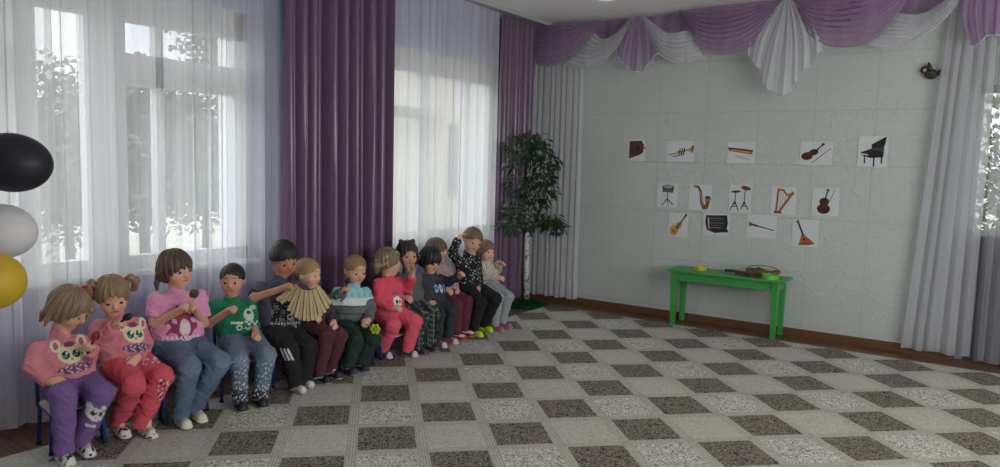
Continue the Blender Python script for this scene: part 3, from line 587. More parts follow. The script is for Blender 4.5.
# ---------------------------------------------------------------- artificial tree with a birch trunk
def birch():
    m = bpy.data.materials.new('birch_bark'); m.use_nodes = True; t = m.node_tree; b = t.nodes['Principled BSDF']
    c = t.nodes.new('ShaderNodeTexCoord'); mp = t.nodes.new('ShaderNodeMapping'); mp.inputs['Scale'].default_value = (22, 22, 30); n = t.nodes.new('ShaderNodeTexNoise'); n.inputs['Scale'].default_value = 1.0; n.inputs['Detail'].default_value = 2
    r = t.nodes.new('ShaderNodeValToRGB'); r.color_ramp.elements[0].color = srgb(40, 38, 38); r.color_ramp.elements[0].position = 0.36; r.color_ramp.elements[1].color = srgb(212, 212, 208); r.color_ramp.elements[1].position = 0.44
    t.links.new(c.outputs['Object'], mp.inputs[0]); t.links.new(mp.outputs[0], n.inputs['Vector']); t.links.new(n.outputs['Fac'], r.inputs[0]); t.links.new(r.outputs[0], b.inputs['Base Color']); b.inputs['Roughness'].default_value = 0.7
    return m
M_leaf = mat('ficus_leaf', srgb(44, 72, 40), 0.38, var=0.5, scale=4)
TX, TY = float(at_y(526.5, 297, 6.90)[0]), 6.90
tr_ = thing('artificial_tree', 'artificial leafy tree on a white birch trunk in the corner by the purple drape', 'tree', (TX, TY, 0))
def tp(px, py): q = at_y(px, py, TY); return (q[0], TY, q[2])
mb = MB(); pts = [(TX, TY, 0.0), tp(526.3, 260), tp(527.5, 220), tp(528.5, 185), tp(530, 160), tp(531, 140)]; mb.tube(pts, [0.035, 0.032, 0.030, 0.028, 0.024, 0.014], 12); mb.build('trunk', birch(), tr_, smooth=True)
R = random.Random(4); lv = MB(); bmh = MB()
def leaf(mb, p, d, L, w, up):
    p = Vector(p); d = Vector(d).normalized(); l = d.cross(Vector(up)); l = l.normalized() if l.length > 1e-3 else Vector((1, 0, 0)); n = l.cross(d)
    mb.add([p, p + d * L * .3 + l * w * .5 + n * L * .05, p + d * L * .7 + l * w * .38 + n * L * .03, p + d * L - n * L * .08, p + d * L * .7 - l * w * .38 + n * L * .03, p + d * L * .3 - l * w * .5 + n * L * .05, p + d * L * .5 - n * L * .03],
           [(0, 1, 6, 5), (1, 2, 6), (2, 3, 6), (3, 4, 6), (4, 5, 6)])
clumps = [(528, 137, 15, 7, 30), (517, 150, 11, 9, 34), (540, 147, 14, 9, 44), (548, 163, 12, 10, 40), (541, 176, 14, 10, 44), (512, 165, 6, 8, 14), (517, 184, 9, 11, 26), (545, 190, 13, 9, 36), (538, 203, 12, 9, 30), (515, 208, 12, 9, 34), (511, 224, 11, 8, 36), (524, 224, 9, 7, 22), (548, 220, 14, 8, 46), (558, 226, 7, 7, 24), (533, 158, 10, 8, 24), (526, 196, 9, 9, 16)]
for (px, py, rx, ry, n) in clumps:
    dy = R.uniform(-0.14, 0.10); c0 = at_y(px, py, TY + dy); k = 8.2 / FPX
    if c0[0] < -4.22: c0 = at_x(px, py, -4.22 + R.uniform(0, 0.1))
    bmh.tube([tp(529, min(py + 18, 222)), tuple((np.array(tp(529, py + 8)) + c0) / 2 + [0, 0, 0.03]), tuple(c0)], [0.007, 0.005, 0.002], 5)
    for i in range(int(n * 1.9)):
        while True:
            u = [R.uniform(-1, 1) for _ in range(3)]
            if sum(q * q for q in u) < 1: break
        p_ = (c0[0] + u[0] * rx * k * 1.05, c0[1] + u[1] * 0.11, c0[2] + u[2] * ry * k * 1.05)
        if p_[1] > 7.07 or p_[0] < -4.29 or (p_[1] < TY and abs(p_[0] - TX) < .05 and 1.15 < p_[2] < 1.75 and R.random() < .8): continue
        d_ = (u[0] + R.uniform(-.5, .5), u[1] + R.uniform(-.6, .3), R.uniform(-1.0, 0.1)); leaf(lv, p_, d_, R.uniform(0.06, 0.10), R.uniform(0.026, 0.042), (R.uniform(-.4, .4), R.uniform(-.8, .2), 1))
lv.build('foliage', M_leaf, tr_); bmh.build('branch', M_woodd, tr_, smooth=True)
# green tinsel turf round its foot
mb = MB(); R = random.Random(9)
for i in range(2600):
    a = R.uniform(0, 2 * PI); r = 0.30 * math.sqrt(R.random()); x, y = TX + 0.02 + r * math.cos(a), TY - 0.12 + r * 0.9 * math.sin(a)
    if x < -4.39 or y > 7.05 or math.hypot(x - TX, y - TY) < .05 or (x > -4.09 and y < 6.95): continue
    h = R.uniform(0.05, 0.11) * (1.15 - r / 0.32); dx, dy = R.uniform(-.03, .03), R.uniform(-.03, .03)
    mb.add([(x - .004, y, 0.0), (x + .004, y, 0.0), (x + dx, y + dy, max(h, .01))], [(0, 1, 2)])
tag(mb.build('tinsel_grass', mat('green_tinsel', srgb(26, 84, 44), 0.35, var=0.4, scale=12)), 'mound of green tinsel grass round the foot of the birch trunk', 'grass', kind='stuff')

# ---------------------------------------------------------------- balloons
def balloon(px, py, d, rx, rz, col, label, tilt=0):
    c = CAM + ray(px, py) * d / (ray(px, py) @ FWD); b = thing('balloon', label, 'balloon', tuple(c), 'balloons on the column at the left edge')
    bm = bmesh.new(); bmesh.ops.create_uvsphere(bm, u_segments=40, v_segments=24, radius=1)
    ax = Vector(RIGHT) * 0.98 + Vector((0, 0, -0.1)); q = Vector((1, 0, 0)).rotation_difference(ax.normalized())
    for v in bm.verts:
        x, y, z = v.co; w = 1 - 0.10 * max(-x, 0) ** 2
        v.co = Vector(c) + q @ Vector((x * rx, y * rz * w, z * rz * w))
    mb = MB(); mb.bm(bm); m = mat('latex_' + label.split()[0], col, 0.5, Specular_IOR_Level=0.3); mb.build('skin', m, b, smooth=True)
    e = Vector(c) + q @ Vector((-rx * 0.99, 0, 0)); e2 = Vector(c) + q @ Vector((-rx * 1.1, 0, 0))
    mb = MB(); mb.tube([e, (e + e2) / 2, e2], [0.008, 0.006, 0.014], 10); mb.build('knot', m, b, smooth=True)
balloon(11, 162.5, 3.0, 0.160, 0.121, srgb(36, 36, 44), 'black balloon, uppermost at the left edge')
balloon(2, 231, 3.05, 0.135, 0.113, srgb(205, 203, 204), 'white balloon between the black and the yellow one at the left edge')
balloon(-8, 281, 2.70, 0.113, 0.106, srgb(190, 156, 40), 'yellow balloon, lowest at the left edge')

# ---------------------------------------------------------------- outside the windows
M_ground = mat('pale_yard', srgb(205, 203, 190), 0.95, var=0.2, scale=0.6)
m = MB(); m.box((-60, -40, -0.75), (60, 80, -0.7)); struct(m.build('ground', M_ground))
M_bark = mat('grey_bark', srgb(130, 124, 114), 0.9, var=0.2, scale=5); M_fol = mat('summer_foliage', srgb(124, 138, 108), 0.7, var=0.25, scale=1.2)
def yard_tree(px, X, base_py, blobs, seed, label, n=2600, trunk=True, ls=0.15):
    R = random.Random(seed); b0 = at_x(px, base_py, X); zb = -0.7
    t_ = thing('yard_tree', label, 'tree', (X, b0[1], zb), 'trees outside the window')
    cs = [(at_x(q[0], q[1], X), q[2]) for q in blobs]; lv = MB(); tk = MB()
    top = min(cs, key=lambda q: abs(q[0][1] - b0[1]))[0]
    tk.tube([(X, b0[1], zb), (X, b0[1] * .6 + top[1] * .4, (zb + top[2]) / 2), (X, top[1], top[2])], [0.09, 0.07, 0.04], 8)
    for c, r in cs:
        tk.tube([(X, b0[1] * .5 + top[1] * .5, (zb + top[2] * 1.2) / 2.2), (X, c[1], c[2])], [0.06, 0.02], 6)
        for i in range(int(n * r * r / 1.5)):
            u = np.array([R.gauss(0, .5) for _ in range(3)]); 
            if np.linalg.norm(u) > 1.1: continue
            leaf(lv, (X + u[0] * r, c[1] + u[1] * r, c[2] + u[2] * r), (R.uniform(-1, 1), R.uniform(-1, 1), R.uniform(-1, .3)), ls * R.uniform(.7, 1.3), ls * .55, (R.uniform(-1, 1), R.uniform(-1, 1), 1))
    lv.build('crown', M_fol, t_); tk.build('trunk', M_bark, t_, smooth=True)
yard_tree(70, -13, 230, [(64, 120, 1.1), (76, 165, 1.2), (60, 190, 1.0)], 1, 'leafy yard tree seen through the narrow left window pane')
yard_tree(146, -10.2, 235, [(140, 128, 1.0), (150, 160, 1.0), (132, 165, 0.8), (152, 110, .6)], 2, 'yard tree with a forked trunk seen through the middle window pane')
yard_tree(206, -14, 235, [(185, 150, 1.3), (205, 165, 1.4), (228, 160, 1.3), (175, 125, .7)], 3, 'broad yard tree seen through the right window pane')
yard_tree(262, -9, 235, [(205, 45, .55), (222, 40, .6), (216, 62, .5), (230, 80, .5), (250, 60, .8)], 4, 'yard tree whose hanging twigs show in the upper right window pane', n=1800, ls=0.09)
def door_bush():
    R = random.Random(8); t_ = thing('yard_bush', 'green bush outside the glazed door at the right edge', 'bush', (0.1, 11.0, -0.7)); lv = MB(); tk = MB()
    tk.tube([(0.1, 11, -.7), (0.12, 11, .6), (0.1, 11, 1.9)], [.05, .04, .02], 8)
    for i in range(2600):
        u = [R.gauss(0, .42) for _ in range(3)]; leaf(lv, (0.1 + u[0] * .9, 11 + u[1] * .8, 1.5 + u[2] * 1.6), (R.uniform(-1, 1), R.uniform(-1, 1), R.uniform(-1, .3)), .11, .06, (R.uniform(-1, 1), R.uniform(-1, 1), 1))
    lv.build('foliage', M_fol, t_); tk.build('stem', M_bark, t_, smooth=True)
door_bush()
# pale house wall seen through the second window
h = thing('neighbour_building', 'pale building seen blurred through the curtain of the second window', 'building', (-9, 12.5, -0.7))
m = MB(); m.box((-12, 10.2, -0.7), (-9, 16.5, 4.2)); m.build('wall', mat('cream_render', srgb(214, 206, 192), 0.9, var=0.05, scale=1), h)
m = MB(); m.box((-8.995, 11.3, 0.9), (-8.95, 12.3, 2.3)); m.build('window', mat('dark_far_glass', srgb(120, 130, 138), 0.2), h)
m = MB(); m.box((-12.3, 9.9, 4.2), (-8.7, 16.8, 4.5)); m.build('roof', M_bark, h)
# ---------------------------------------------------------------- the children: joints of each seated pose (metres, room frame)
JOINTS = {
 1: (-10, {'hip': (-3.980, 1.847, 0.332), 'neck': (-4.016, 1.821, 0.620), 'head': (-3.980, 1.853, 0.748), 'shR': (-4.063, 1.719, 0.542), 'shL': (-4.008, 1.907, 0.563), 'elR': (-4.023, 1.684, 0.451), 'elL': (-3.947, 1.921, 0.468), 'wrR': (-3.914, 1.711, 0.387), 'wrL': (-3.845, 1.887, 0.530), 'haR': (-3.819, 1.744, 0.403), 'haL': (-3.794, 1.868, 0.579), 'knR': (-3.799, 1.724, 0.335), 'knL': (-3.757, 1.889, 0.313), 'anR': (-3.769, 1.708, 0.089), 'anL': (-3.806, 1.823, 0.108)}),
 2: (-10, {'hip': (-4.000, 2.159, 0.375), 'neck': (-4.050, 2.129, 0.636), 'head': (-4.058, 2.114, 0.768), 'shR': (-4.063, 2.031, 0.611), 'shL': (-4.033, 2.240, 0.598), 'elR': (-4.022, 2.013, 0.514), 'elL': (-4.013, 2.273, 0.461), 'wrR': (-3.924, 2.051, 0.611), 'wrL': (-3.890, 2.157, 0.429), 'haR': (-3.856, 2.070, 0.662), 'haL': (-3.861, 2.106, 0.406), 'knR': (-3.768, 2.064, 0.316), 'knL': (-3.753, 2.214, 0.329), 'anR': (-3.914, 2.068, 0.112), 'anL': (-3.800, 2.152, 0.143)}),
 3: (-15, {'hip': (-4.030, 2.488, 0.411), 'neck': (-4.052, 2.494, 0.749), 'head': (-4.055, 2.498, 0.887), 'shR': (-4.084, 2.380, 0.706), 'shL': (-3.994, 2.615, 0.704), 'elR': (-4.053, 2.353, 0.564), 'elL': (-3.989, 2.630, 0.528), 'wrR': (-3.895, 2.414, 0.649), 'wrL': (-3.883, 2.515, 0.635), 'haR': (-3.835, 2.421, 0.697), 'haL': (-3.853, 2.470, 0.687), 'knR': (-3.776, 2.398, 0.341), 'knL': (-3.727, 2.559, 0.346), 'anR': (-3.785, 2.356, 0.115), 'anL': (-3.808, 2.466, 0.111)}),
 4: (-25, {'hip': (-4.000, 2.902, 0.383), 'neck': (-4.048, 2.878, 0.649), 'head': (-4.050, 2.881, 0.772), 'shR': (-4.091, 2.776, 0.606), 'shL': (-4.001, 2.972, 0.589), 'elR': (-4.090, 2.739, 0.495), 'elL': (-3.992, 2.988, 0.469), 'wrR': (-3.933, 2.767, 0.590), 'wrL': (-3.829, 2.895, 0.437), 'haR': (-3.869, 2.765, 0.618), 'haL': (-3.761, 2.866, 0.428), 'knR': (-3.813, 2.751, 0.296), 'knL': (-3.739, 2.902, 0.310), 'anR': (-3.780, 2.740, 0.091), 'anL': (-3.746, 2.861, 0.080)}),
 5: (-5, {'hip': (-4.050, 3.260, 0.359), 'neck': (-4.069, 3.276, 0.746), 'head': (-4.052, 3.296, 0.878), 'shR': (-4.107, 3.140, 0.682), 'shL': (-4.033, 3.394, 0.659), 'elR': (-4.061, 3.049, 0.617), 'elL': (-3.936, 3.472, 0.562), 'wrR': (-3.905, 3.168, 0.688), 'wrL': (-3.826, 3.427, 0.617), 'haR': (-3.845, 3.185, 0.714), 'haL': (-3.787, 3.401, 0.653), 'knR': (-3.836, 3.161, 0.281), 'knL': (-3.833, 3.312, 0.273), 'anR': (-3.775, 3.169, 0.053), 'anL': (-3.827, 3.281, 0.037)}),
 6: (0, {'hip': (-4.000, 3.519, 0.387), 'neck': (-4.033, 3.511, 0.630), 'head': (-4.050, 3.506, 0.745), 'shR': (-4.018, 3.408, 0.602), 'shL': (-4.028, 3.618, 0.574), 'elR': (-3.979, 3.383, 0.498), 'elL': (-4.015, 3.655, 0.467), 'wrR': (-3.914, 3.417, 0.459), 'wrL': (-3.858, 3.568, 0.400), 'haR': (-3.866, 3.428, 0.450), 'haL': (-3.800, 3.543, 0.370), 'knR': (-3.809, 3.460, 0.326), 'knL': (-3.807, 3.579, 0.305), 'anR': (-3.825, 3.420, 0.104), 'anL': (-3.849, 3.544, 0.102)}),
 7: (-20, {'hip': (-4.000, 3.881, 0.320), 'neck': (-3.992, 3.900, 0.610), 'head': (-3.989, 3.907, 0.739), 'shR': (-4.041, 3.786, 0.580), 'shL': (-3.965, 3.991, 0.563), 'elR': (-4.053, 3.738, 0.487), 'elL': (-3.940, 4.020, 0.423), 'wrR': (-3.947, 3.747, 0.582), 'wrL': (-3.829, 3.888, 0.367), 'haR': (-3.905, 3.736, 0.625), 'haL': (-3.802, 3.830, 0.343), 'knR': (-3.810, 3.738, 0.239), 'knL': (-3.768, 3.880, 0.242), 'anR': (-3.829, 3.698, 0.088), 'anL': (-3.823, 3.814, 0.079)}),
 8: (0, {'hip': (-4.000, 4.297, 0.333), 'neck': (-4.028, 4.298, 0.622), 'head': (-4.027, 4.306, 0.751), 'shR': (-4.022, 4.189, 0.603), 'shL': (-4.014, 4.413, 0.594), 'elR': (-3.987, 4.156, 0.452), 'elL': (-3.941, 4.441, 0.526), 'wrR': (-3.889, 4.211, 0.402), 'wrL': (-3.851, 4.398, 0.639), 'haR': (-3.839, 4.225, 0.406), 'haL': (-3.841, 4.397, 0.696), 'knR': (-3.848, 4.170, 0.271), 'knL': (-3.795, 4.367, 0.278), 'anR': (-3.949, 4.167, 0.072), 'anL': (-3.820, 4.318, 0.056)}),
 9: (-10, {'hip': (-4.030, 4.583, 0.362), 'neck': (-4.056, 4.581, 0.646), 'head': (-4.069, 4.580, 0.788), 'shR': (-4.076, 4.468, 0.614), 'shL': (-4.041, 4.679, 0.587), 'elR': (-4.047, 4.440, 0.496), 'elL': (-4.044, 4.698, 0.464), 'wrR': (-3.973, 4.444, 0.447), 'wrL': (-3.990, 4.536, 0.449), 'haR': (-3.921, 4.445, 0.437), 'haL': (-3.957, 4.497, 0.508), 'knR': (-3.815, 4.475, 0.299), 'knL': (-3.816, 4.614, 0.302), 'anR': (-3.804, 4.444, 0.034), 'anL': (-3.805, 4.583, 0.040)}),
 10: (0, {'hip': (-4.000, 4.847, 0.345), 'neck': (-4.026, 4.845, 0.596), 'head': (-4.039, 4.843, 0.717), 'shR': (-4.022, 4.735, 0.574), 'shL': (-4.016, 4.956, 0.550), 'elR': (-4.019, 4.683, 0.452), 'elL': (-3.927, 4.958, 0.516), 'wrR': (-3.940, 4.722, 0.371), 'wrL': (-3.793, 4.938, 0.585), 'haR': (-3.892, 4.731, 0.350), 'haL': (-3.731, 4.925, 0.628), 'knR': (-3.841, 4.724, 0.273), 'knL': (-3.833, 4.889, 0.274), 'anR': (-3.829, 4.702, 0.073), 'anL': (-3.837, 4.859, 0.087)}),
 11: (5, {'hip': (-4.070, 5.113, 0.372), 'neck': (-4.129, 5.092, 0.649), 'head': (-4.158, 5.081, 0.774), 'shR': (-4.118, 4.981, 0.625), 'shL': (-4.135, 5.200, 0.611), 'elR': (-4.072, 4.957, 0.508), 'elL': (-4.116, 5.240, 0.470), 'wrR': (-4.000, 5.010, 0.439), 'wrL': (-3.992, 5.142, 0.432), 'haR': (-3.962, 5.019, 0.424), 'haL': (-3.940, 5.119, 0.423), 'knR': (-3.884, 5.023, 0.300), 'knL': (-3.897, 5.184, 0.311), 'anR': (-3.865, 5.006, 0.101), 'anL': (-3.891, 5.156, 0.081)}),
 12: (-5, {'hip': (-4.000, 5.378, 0.411), 'neck': (-4.031, 5.376, 0.715), 'head': (-4.007, 5.401, 0.854), 'shR': (-4.051, 5.254, 0.669), 'shL': (-4.017, 5.483, 0.670), 'elR': (-4.041, 5.151, 0.743), 'elL': (-4.000, 5.514, 0.508), 'wrR': (-4.038, 5.230, 0.864), 'wrL': (-3.906, 5.375, 0.413), 'haR': (-4.031, 5.278, 0.916), 'haL': (-3.880, 5.325, 0.386), 'knR': (-3.801, 5.265, 0.303), 'knL': (-3.762, 5.444, 0.320), 'anR': (-3.825, 5.217, 0.098), 'anL': (-3.868, 5.430, 0.075)}),
 13: (0, {'hip': (-4.000, 5.648, 0.397), 'neck': (-4.010, 5.653, 0.617), 'head': (-4.024, 5.650, 0.731), 'shR': (-4.003, 5.546, 0.599), 'shL': (-4.012, 5.757, 0.577), 'elR': (-3.937, 5.540, 0.503), 'elL': (-3.995, 5.802, 0.526), 'wrR': (-3.856, 5.588, 0.487), 'wrL': (-3.886, 5.674, 0.608), 'haR': (-3.808, 5.600, 0.491), 'haL': (-3.835, 5.666, 0.623), 'knR': (-3.810, 5.545, 0.319), 'knL': (-3.806, 5.706, 0.298), 'anR': (-3.807, 5.518, 0.116), 'anL': (-3.820, 5.669, 0.119)}),
}
# ---------------------------------------------------------------- smooth body surfaces from joined round limbs
def unit(v): v = np.asarray(v, float); return v / (np.linalg.norm(v) + 1e-12)
class Vol:
    def __init__(s, lo, hi, vox):
        s.lo = np.array(lo, float); s.vox = vox; n = np.ceil((np.array(hi) - s.lo) / vox).astype(int) + 1
        s.n = n; s.ax = [s.lo[i] + vox * np.arange(n[i]) for i in range(3)]; s.phi = np.full(n, 0.3, np.float32)
    def sub(s, lo, hi):
        a = np.clip(np.floor((np.array(lo) - s.lo) / s.vox).astype(int), 0, s.n - 1); b = np.clip(np.ceil((np.array(hi) - s.lo) / s.vox).astype(int) + 1, 1, s.n)
        sl = tuple(slice(int(a[i]), int(max(b[i], a[i] + 1))) for i in range(3))
        X, Y, Z = np.meshgrid(s.ax[0][sl[0]], s.ax[1][sl[1]], s.ax[2][sl[2]], indexing='ij')
        return sl, X, Y, Z
    def put(s, sl, d, k, mode='add'):
        a = s.phi[sl]
        if mode == 'add':
            if k > 0: h = np.clip(0.5 + 0.5 * (a - d) / k, 0, 1); s.phi[sl] = a * (1 - h) + d * h - k * h * (1 - h)
            else: s.phi[sl] = np.minimum(a, d)
        else:
            d = -d
            if k > 0: h = np.clip(0.5 - 0.5 * (a - d) / k, 0, 1); s.phi[sl] = a * (1 - h) + d * h + k * h * (1 - h)
            else: s.phi[sl] = np.maximum(a, d)
    def cone(s, a, b, ra, rb, k=0.02, mode='add', cut=None, flat=None):
        """round cone a->b; cut = list of (point, outward normal); flat = (axis, factor) squashes the section along an axis"""
        a = np.asarray(a, float); b = np.asarray(b, float); m = max(ra, rb) + k + 2.5 * s.vox
        sl, X, Y, Z = s.sub(np.minimum(a, b) - m, np.maximum(a, b) + m)
        P = np.stack([X - a[0], Y - a[1], Z - a[2]], -1); ba = b - a
        t = np.clip((P @ ba) / (ba @ ba + 1e-12), 0, 1); Q = P - t[..., None] * ba
        if flat is not None:
            ax = unit(flat[0]); q = Q @ ax; Q = Q + (q * (1 / flat[1] - 1))[..., None] * ax
        d = np.sqrt((Q * Q).sum(-1)) - (ra + t * (rb - ra))
        if flat is not None: d = d * min(1, flat[1] + 0.15)
        if cut:
            for (p, n) in cut: d = np.maximum(d, (np.stack([X, Y, Z], -1) - np.asarray(p)) @ np.asarray(n))
        s.put(sl, d, k, mode)
    def ell(s, c, ax, r, k=0.02, mode='add'):
        c = np.asarray(c, float); m = max(r) + k + 2.5 * s.vox; sl, X, Y, Z = s.sub(c - m, c + m)
        P = np.stack([X - c[0], Y - c[1], Z - c[2]], -1) @ np.array(ax).T
        q = P / np.array(r); k0 = np.sqrt((q * q).sum(-1)); k1 = np.sqrt(((q / np.array(r)) ** 2).sum(-1)) + 1e-9
        s.put(sl, np.where(k0 < 1e-3, -min(r), k0 * (k0 - 1) / k1), k, mode)
    def fn(s, f):
        X, Y, Z = np.meshgrid(*s.ax, indexing='ij', sparse=False); s.phi = f(np.stack([X, Y, Z], -1), s.phi).astype(np.float32)
    def mesh(s):
        phi = s.phi; n = np.array(phi.shape); ins = phi < 0; nc = n - 1
        cnt = np.zeros(nc.prod()); acc = np.zeros((nc.prod(), 3)); quads = []
        cid = lambda c: (c[:, 0] * nc[1] + c[:, 1]) * nc[2] + c[:, 2]
        for ax in range(3):
            A = [slice(None)] * 3; B = [slice(None)] * 3; A[ax] = slice(0, -1); B[ax] = slice(1, None)
            e = np.argwhere(ins[tuple(A)] != ins[tuple(B)])
            if not len(e): continue
            e2 = e.copy(); e2[:, ax] += 1
            p0 = phi[tuple(e.T)].astype(float); p1 = phi[tuple(e2.T)].astype(float); t = p0 / (p0 - p1)
            pos = e.astype(float); pos[:, ax] += t
            o1, o2 = (ax + 1) % 3, (ax + 2) % 3; ids = []; ok = np.ones(len(e), bool)
            for (d1, d2) in ((-1, -1), (0, -1), (0, 0), (-1, 0)):
                c = e.copy(); c[:, o1] += d1; c[:, o2] += d2
                g = ((c >= 0) & (c < nc)).all(1); ok &= g; i = np.where(g, cid(np.clip(c, 0, nc - 1)), 0); ids.append(i)
                np.add.at(cnt, i[g], 1); np.add.at(acc, i[g], pos[g])
            q = np.stack(ids, 1)[ok]; f = (p0 > 0)[ok]; q[f] = q[f][:, ::-1]; quads.append(q)
        if not quads: return np.zeros((0, 3)), np.zeros((0, 4), int)
        Q = np.concatenate(quads); u, inv = np.unique(Q, return_inverse=True)
        V = acc[u] / cnt[u][:, None]; return s.lo + V * s.vox, inv.reshape(-1, 4)
def vol_obj(name, vol, m, parent, colfn=None):
    V, Q = vol.mesh(); me = bpy.data.meshes.new(name)
    me.vertices.add(len(V)); me.vertices.foreach_set('co', V.astype(np.float32).ravel())
    me.loops.add(len(Q) * 4); me.loops.foreach_set('vertex_index', Q.astype(np.int32).ravel())
    me.polygons.add(len(Q)); me.polygons.foreach_set('loop_start', np.arange(0, len(Q) * 4, 4, dtype=np.int32))
    me.update(calc_edges=True); me.validate()
    if colfn is not None:
        C = np.clip(colfn(V), 0, 1); a = me.color_attributes.new('col', 'FLOAT_COLOR', 'POINT')
        a.data.foreach_set('color', np.concatenate([C, np.ones((len(C), 1))], 1).astype(np.float32).ravel())
    return link(name, me, m, parent, smooth=True)
def C3(r, g, b): return np.array(srgb(r, g, b)[:3])
def paint(base, n): return np.tile(np.asarray(base, float), (n, 1))
def wob(P, f, s=0.0):
    return np.sin(P[..., 0] * f + 1.3 + s + 1.7 * np.sin(P[..., 2] * f * .6 + s)) * np.sin(P[..., 1] * f * .9 + 2.1 * s + 1.1 * np.sin(P[..., 0] * f * .5)) + np.sin(P[..., 2] * f * 1.1 + 0.7 + 1.9 * np.sin(P[..., 1] * f * .7 + s)) * .6
M_skin = vmat('skin', 0.55, 0.05, 300, Subsurface_Weight=0.0)
M_cloth = vmat('cotton_cloth', 0.88, 0.2, 500)
M_shoe = vmat('shoe_leather', 0.55, 0.1, 300)
M_hair = vmat('hair_strands', 0.5, 0.3, 500)
M_eye = vmat('eye_surface', 0.15, 0.0)

def kid(i, face, skin, hair, shirt, pants, shoe, label, hs=1.0, bulk=1.0, vox=0.0045, curl=(0.5, 0.5), palm=None, sitz=None):
    th, J = JOINTS[i]; J = {k: np.array(v) for k, v in J.items()}
    a = math.radians(th); F = np.array([math.cos(a), math.sin(a), 0]); L = np.array([-math.sin(a), math.cos(a), 0]); Z = np.array([0, 0, 1.0])
    root = thing('person', label, 'child', (J['hip'][0], J['hip'][1], 0.0), 'children sitting in a row along the windows')
    lo = np.min([v for v in J.values()], 0) - 0.17; hi = np.max([v for v in J.values()], 0) + 0.17; lo[2] = -0.005
    J['head'] = J['head'] - Z * (.018 if i in (3, 5) else .011)
    hip, neck, hc = J['hip'], J['neck'], J['head']; sR, sL = J['shR'], J['shL']
    dn = unit((sR + sL) / 2 - hip) * .016; sR = J['shR'] = sR - dn; sL = J['shL'] = sL - dn
    Lt = unit(sL - sR); Ut = unit((sR + sL) / 2 + Z * 0.03 - hip); Ft = unit(np.cross(Lt, Ut)); Ut = np.cross(Ft, Lt)
    # head frame
    y, p, r = [math.radians(q) for q in face]
    hf = np.array([math.cos(y) * math.cos(p), math.sin(y) * math.cos(p), math.sin(p)]); hl = np.array([-math.sin(y), math.cos(y), 0]); hu = np.cross(hf, hl)
    hl, hu = hl * math.cos(r) - hu * math.sin(r), hu * math.cos(r) + hl * math.sin(r)
    HA = [hf, hl, hu]
    def H(f, l, u): return hc + hs * (hf * f + hl * l + hu * u)
    hips = {'R': hip + L * -.055, 'L': hip + L * .055}
    FD = {q: unit(np.array([1, 1, 0]) * (F * 1.0 + 0.35 * (J['kn' + q] - hips[q]) * [1, 1, 0])) for q in 'RL'}
    # ---- body: one continuous surface
    v = Vol(lo, hi, vox)
    def torso(v, g, low=0.0):
        for sg, sh in ((-1, sR), (1, sL)):
            v.cone(hip + Lt * sg * .048 + Ut * low, sh - Lt * sg * .045 - Ut * .045, .070 * bulk + g, .056 * bulk + g, .04)
        v.ell(hip + Ut * .085 + Ft * .018, [Ft, Lt, Ut], (.078 * bulk + g, .10 * bulk + g, .10), .03)
        v.cone(sR + Lt * .025 - Ut * .016, sL - Lt * .025 - Ut * .016, .031 + g, .031 + g, .025)
        v.cone((sR + sL) / 2 - Ut * .02, neck + Ut * (.004 if g == 0 else .012), .050 + g, .036 + g * .5, .03)
    torso(v, 0.0)
    v.cone(neck - Ut * .02, H(-.018, 0, -.045), .037, .036, .02)
    for q, sg in (('R', -1), ('L', 1)):
        sh, el, wr, ha = J['sh' + q], J['el' + q], J['wr' + q], J['ha' + q]
        v.cone(sh, el, .034, .028, .02); v.cone(el, wr, .028, .020, .015)
        # hand
        d = unit(ha - wr); inward = -L * sg
        n0 = np.array(palm[q]) if palm and q in palm else (-Z * .7 + inward * .6 - F * .2)
        n = unit(n0 - d * (n0 @ d)); sd = np.cross(d, n) * sg * -1       # towards the thumb
        cu = curl[0] if q == 'R' else curl[1]
        v.cone(wr, wr + d * .022, .019, .018, .010)
        for t_ in (-1.0, -.33, .33, 1.0): v.cone(wr + d * .014 + sd * t_ * .010, wr + d * .050 + sd * t_ * .0165, .012, .0095, .010)
        for j, (t_, fl) in enumerate(((1.0, .92), (.33, 1.05), (-.33, 1.0), (-1.0, .78))):
            b0 = wr + d * .050 + sd * t_ * .0170; pt = b0; ang = 0.0
            for sgm, (ln, rr) in enumerate(((.021, .0075), (.016, .0068), (.013, .006))):
                ang += cu * (1.25, 1.35, .8)[sgm] + .08; dd = unit(d * math.cos(ang) + n * math.sin(ang) + sd * t_ * .10 * (1 - cu))
                nx = pt + dd * ln * fl; v.cone(pt, nx, rr, rr * .93, .003); pt = nx
        t0 = wr + d * .016 + sd * .014; t1 = t0 + unit(sd * .8 + d * .65 + n * .35) * .024; t2 = t1 + unit(d * .8 + sd * (.25 - .6 * cu) + n * (.3 + .5 * cu)) * .022
        v.cone(t0, t1, .0105, .0085, .006); v.cone(t1, t2, .0082, .0068, .003)
        kn, an = J['kn' + q], J['an' + q]
        v.cone(hips[q], kn, .054, .042, .03); v.cone(kn, an, .040, .026, .015); v.cone(an, an * [1, 1, 0] + Z * .034 + FD[q] * .03, .024, .018, .012)
    v.ell(H(-.008, 0, .018), HA, (.088 * hs, .073 * hs, .080 * hs), .02)
    v.ell(H(.020, 0, -.035), HA, (.056 * hs, .056 * hs, .058 * hs), .03 * hs)
    v.cone(H(.044, -.008, -.074), H(.044, .008, -.074), .020 * hs, .020 * hs, .022)
    for sg in (-1, 1):
        v.cone(H(.046, sg * .032, -.030), H(.050, sg * .026, -.040), .026 * hs, .024 * hs, .02)
        v.ell(H(-.010, sg * .071, -.010), HA, (.017 * hs, .009 * hs, .025 * hs), .005)
        v.cone(H(.092, sg * .030, .004), H(.091, sg * .034, .004), .015 * hs, .014 * hs, .010, mode='sub')
    v.cone(H(.076, 0, .004), H(.0875, 0, -.020), .006 * hs, .0095 * hs, .010)
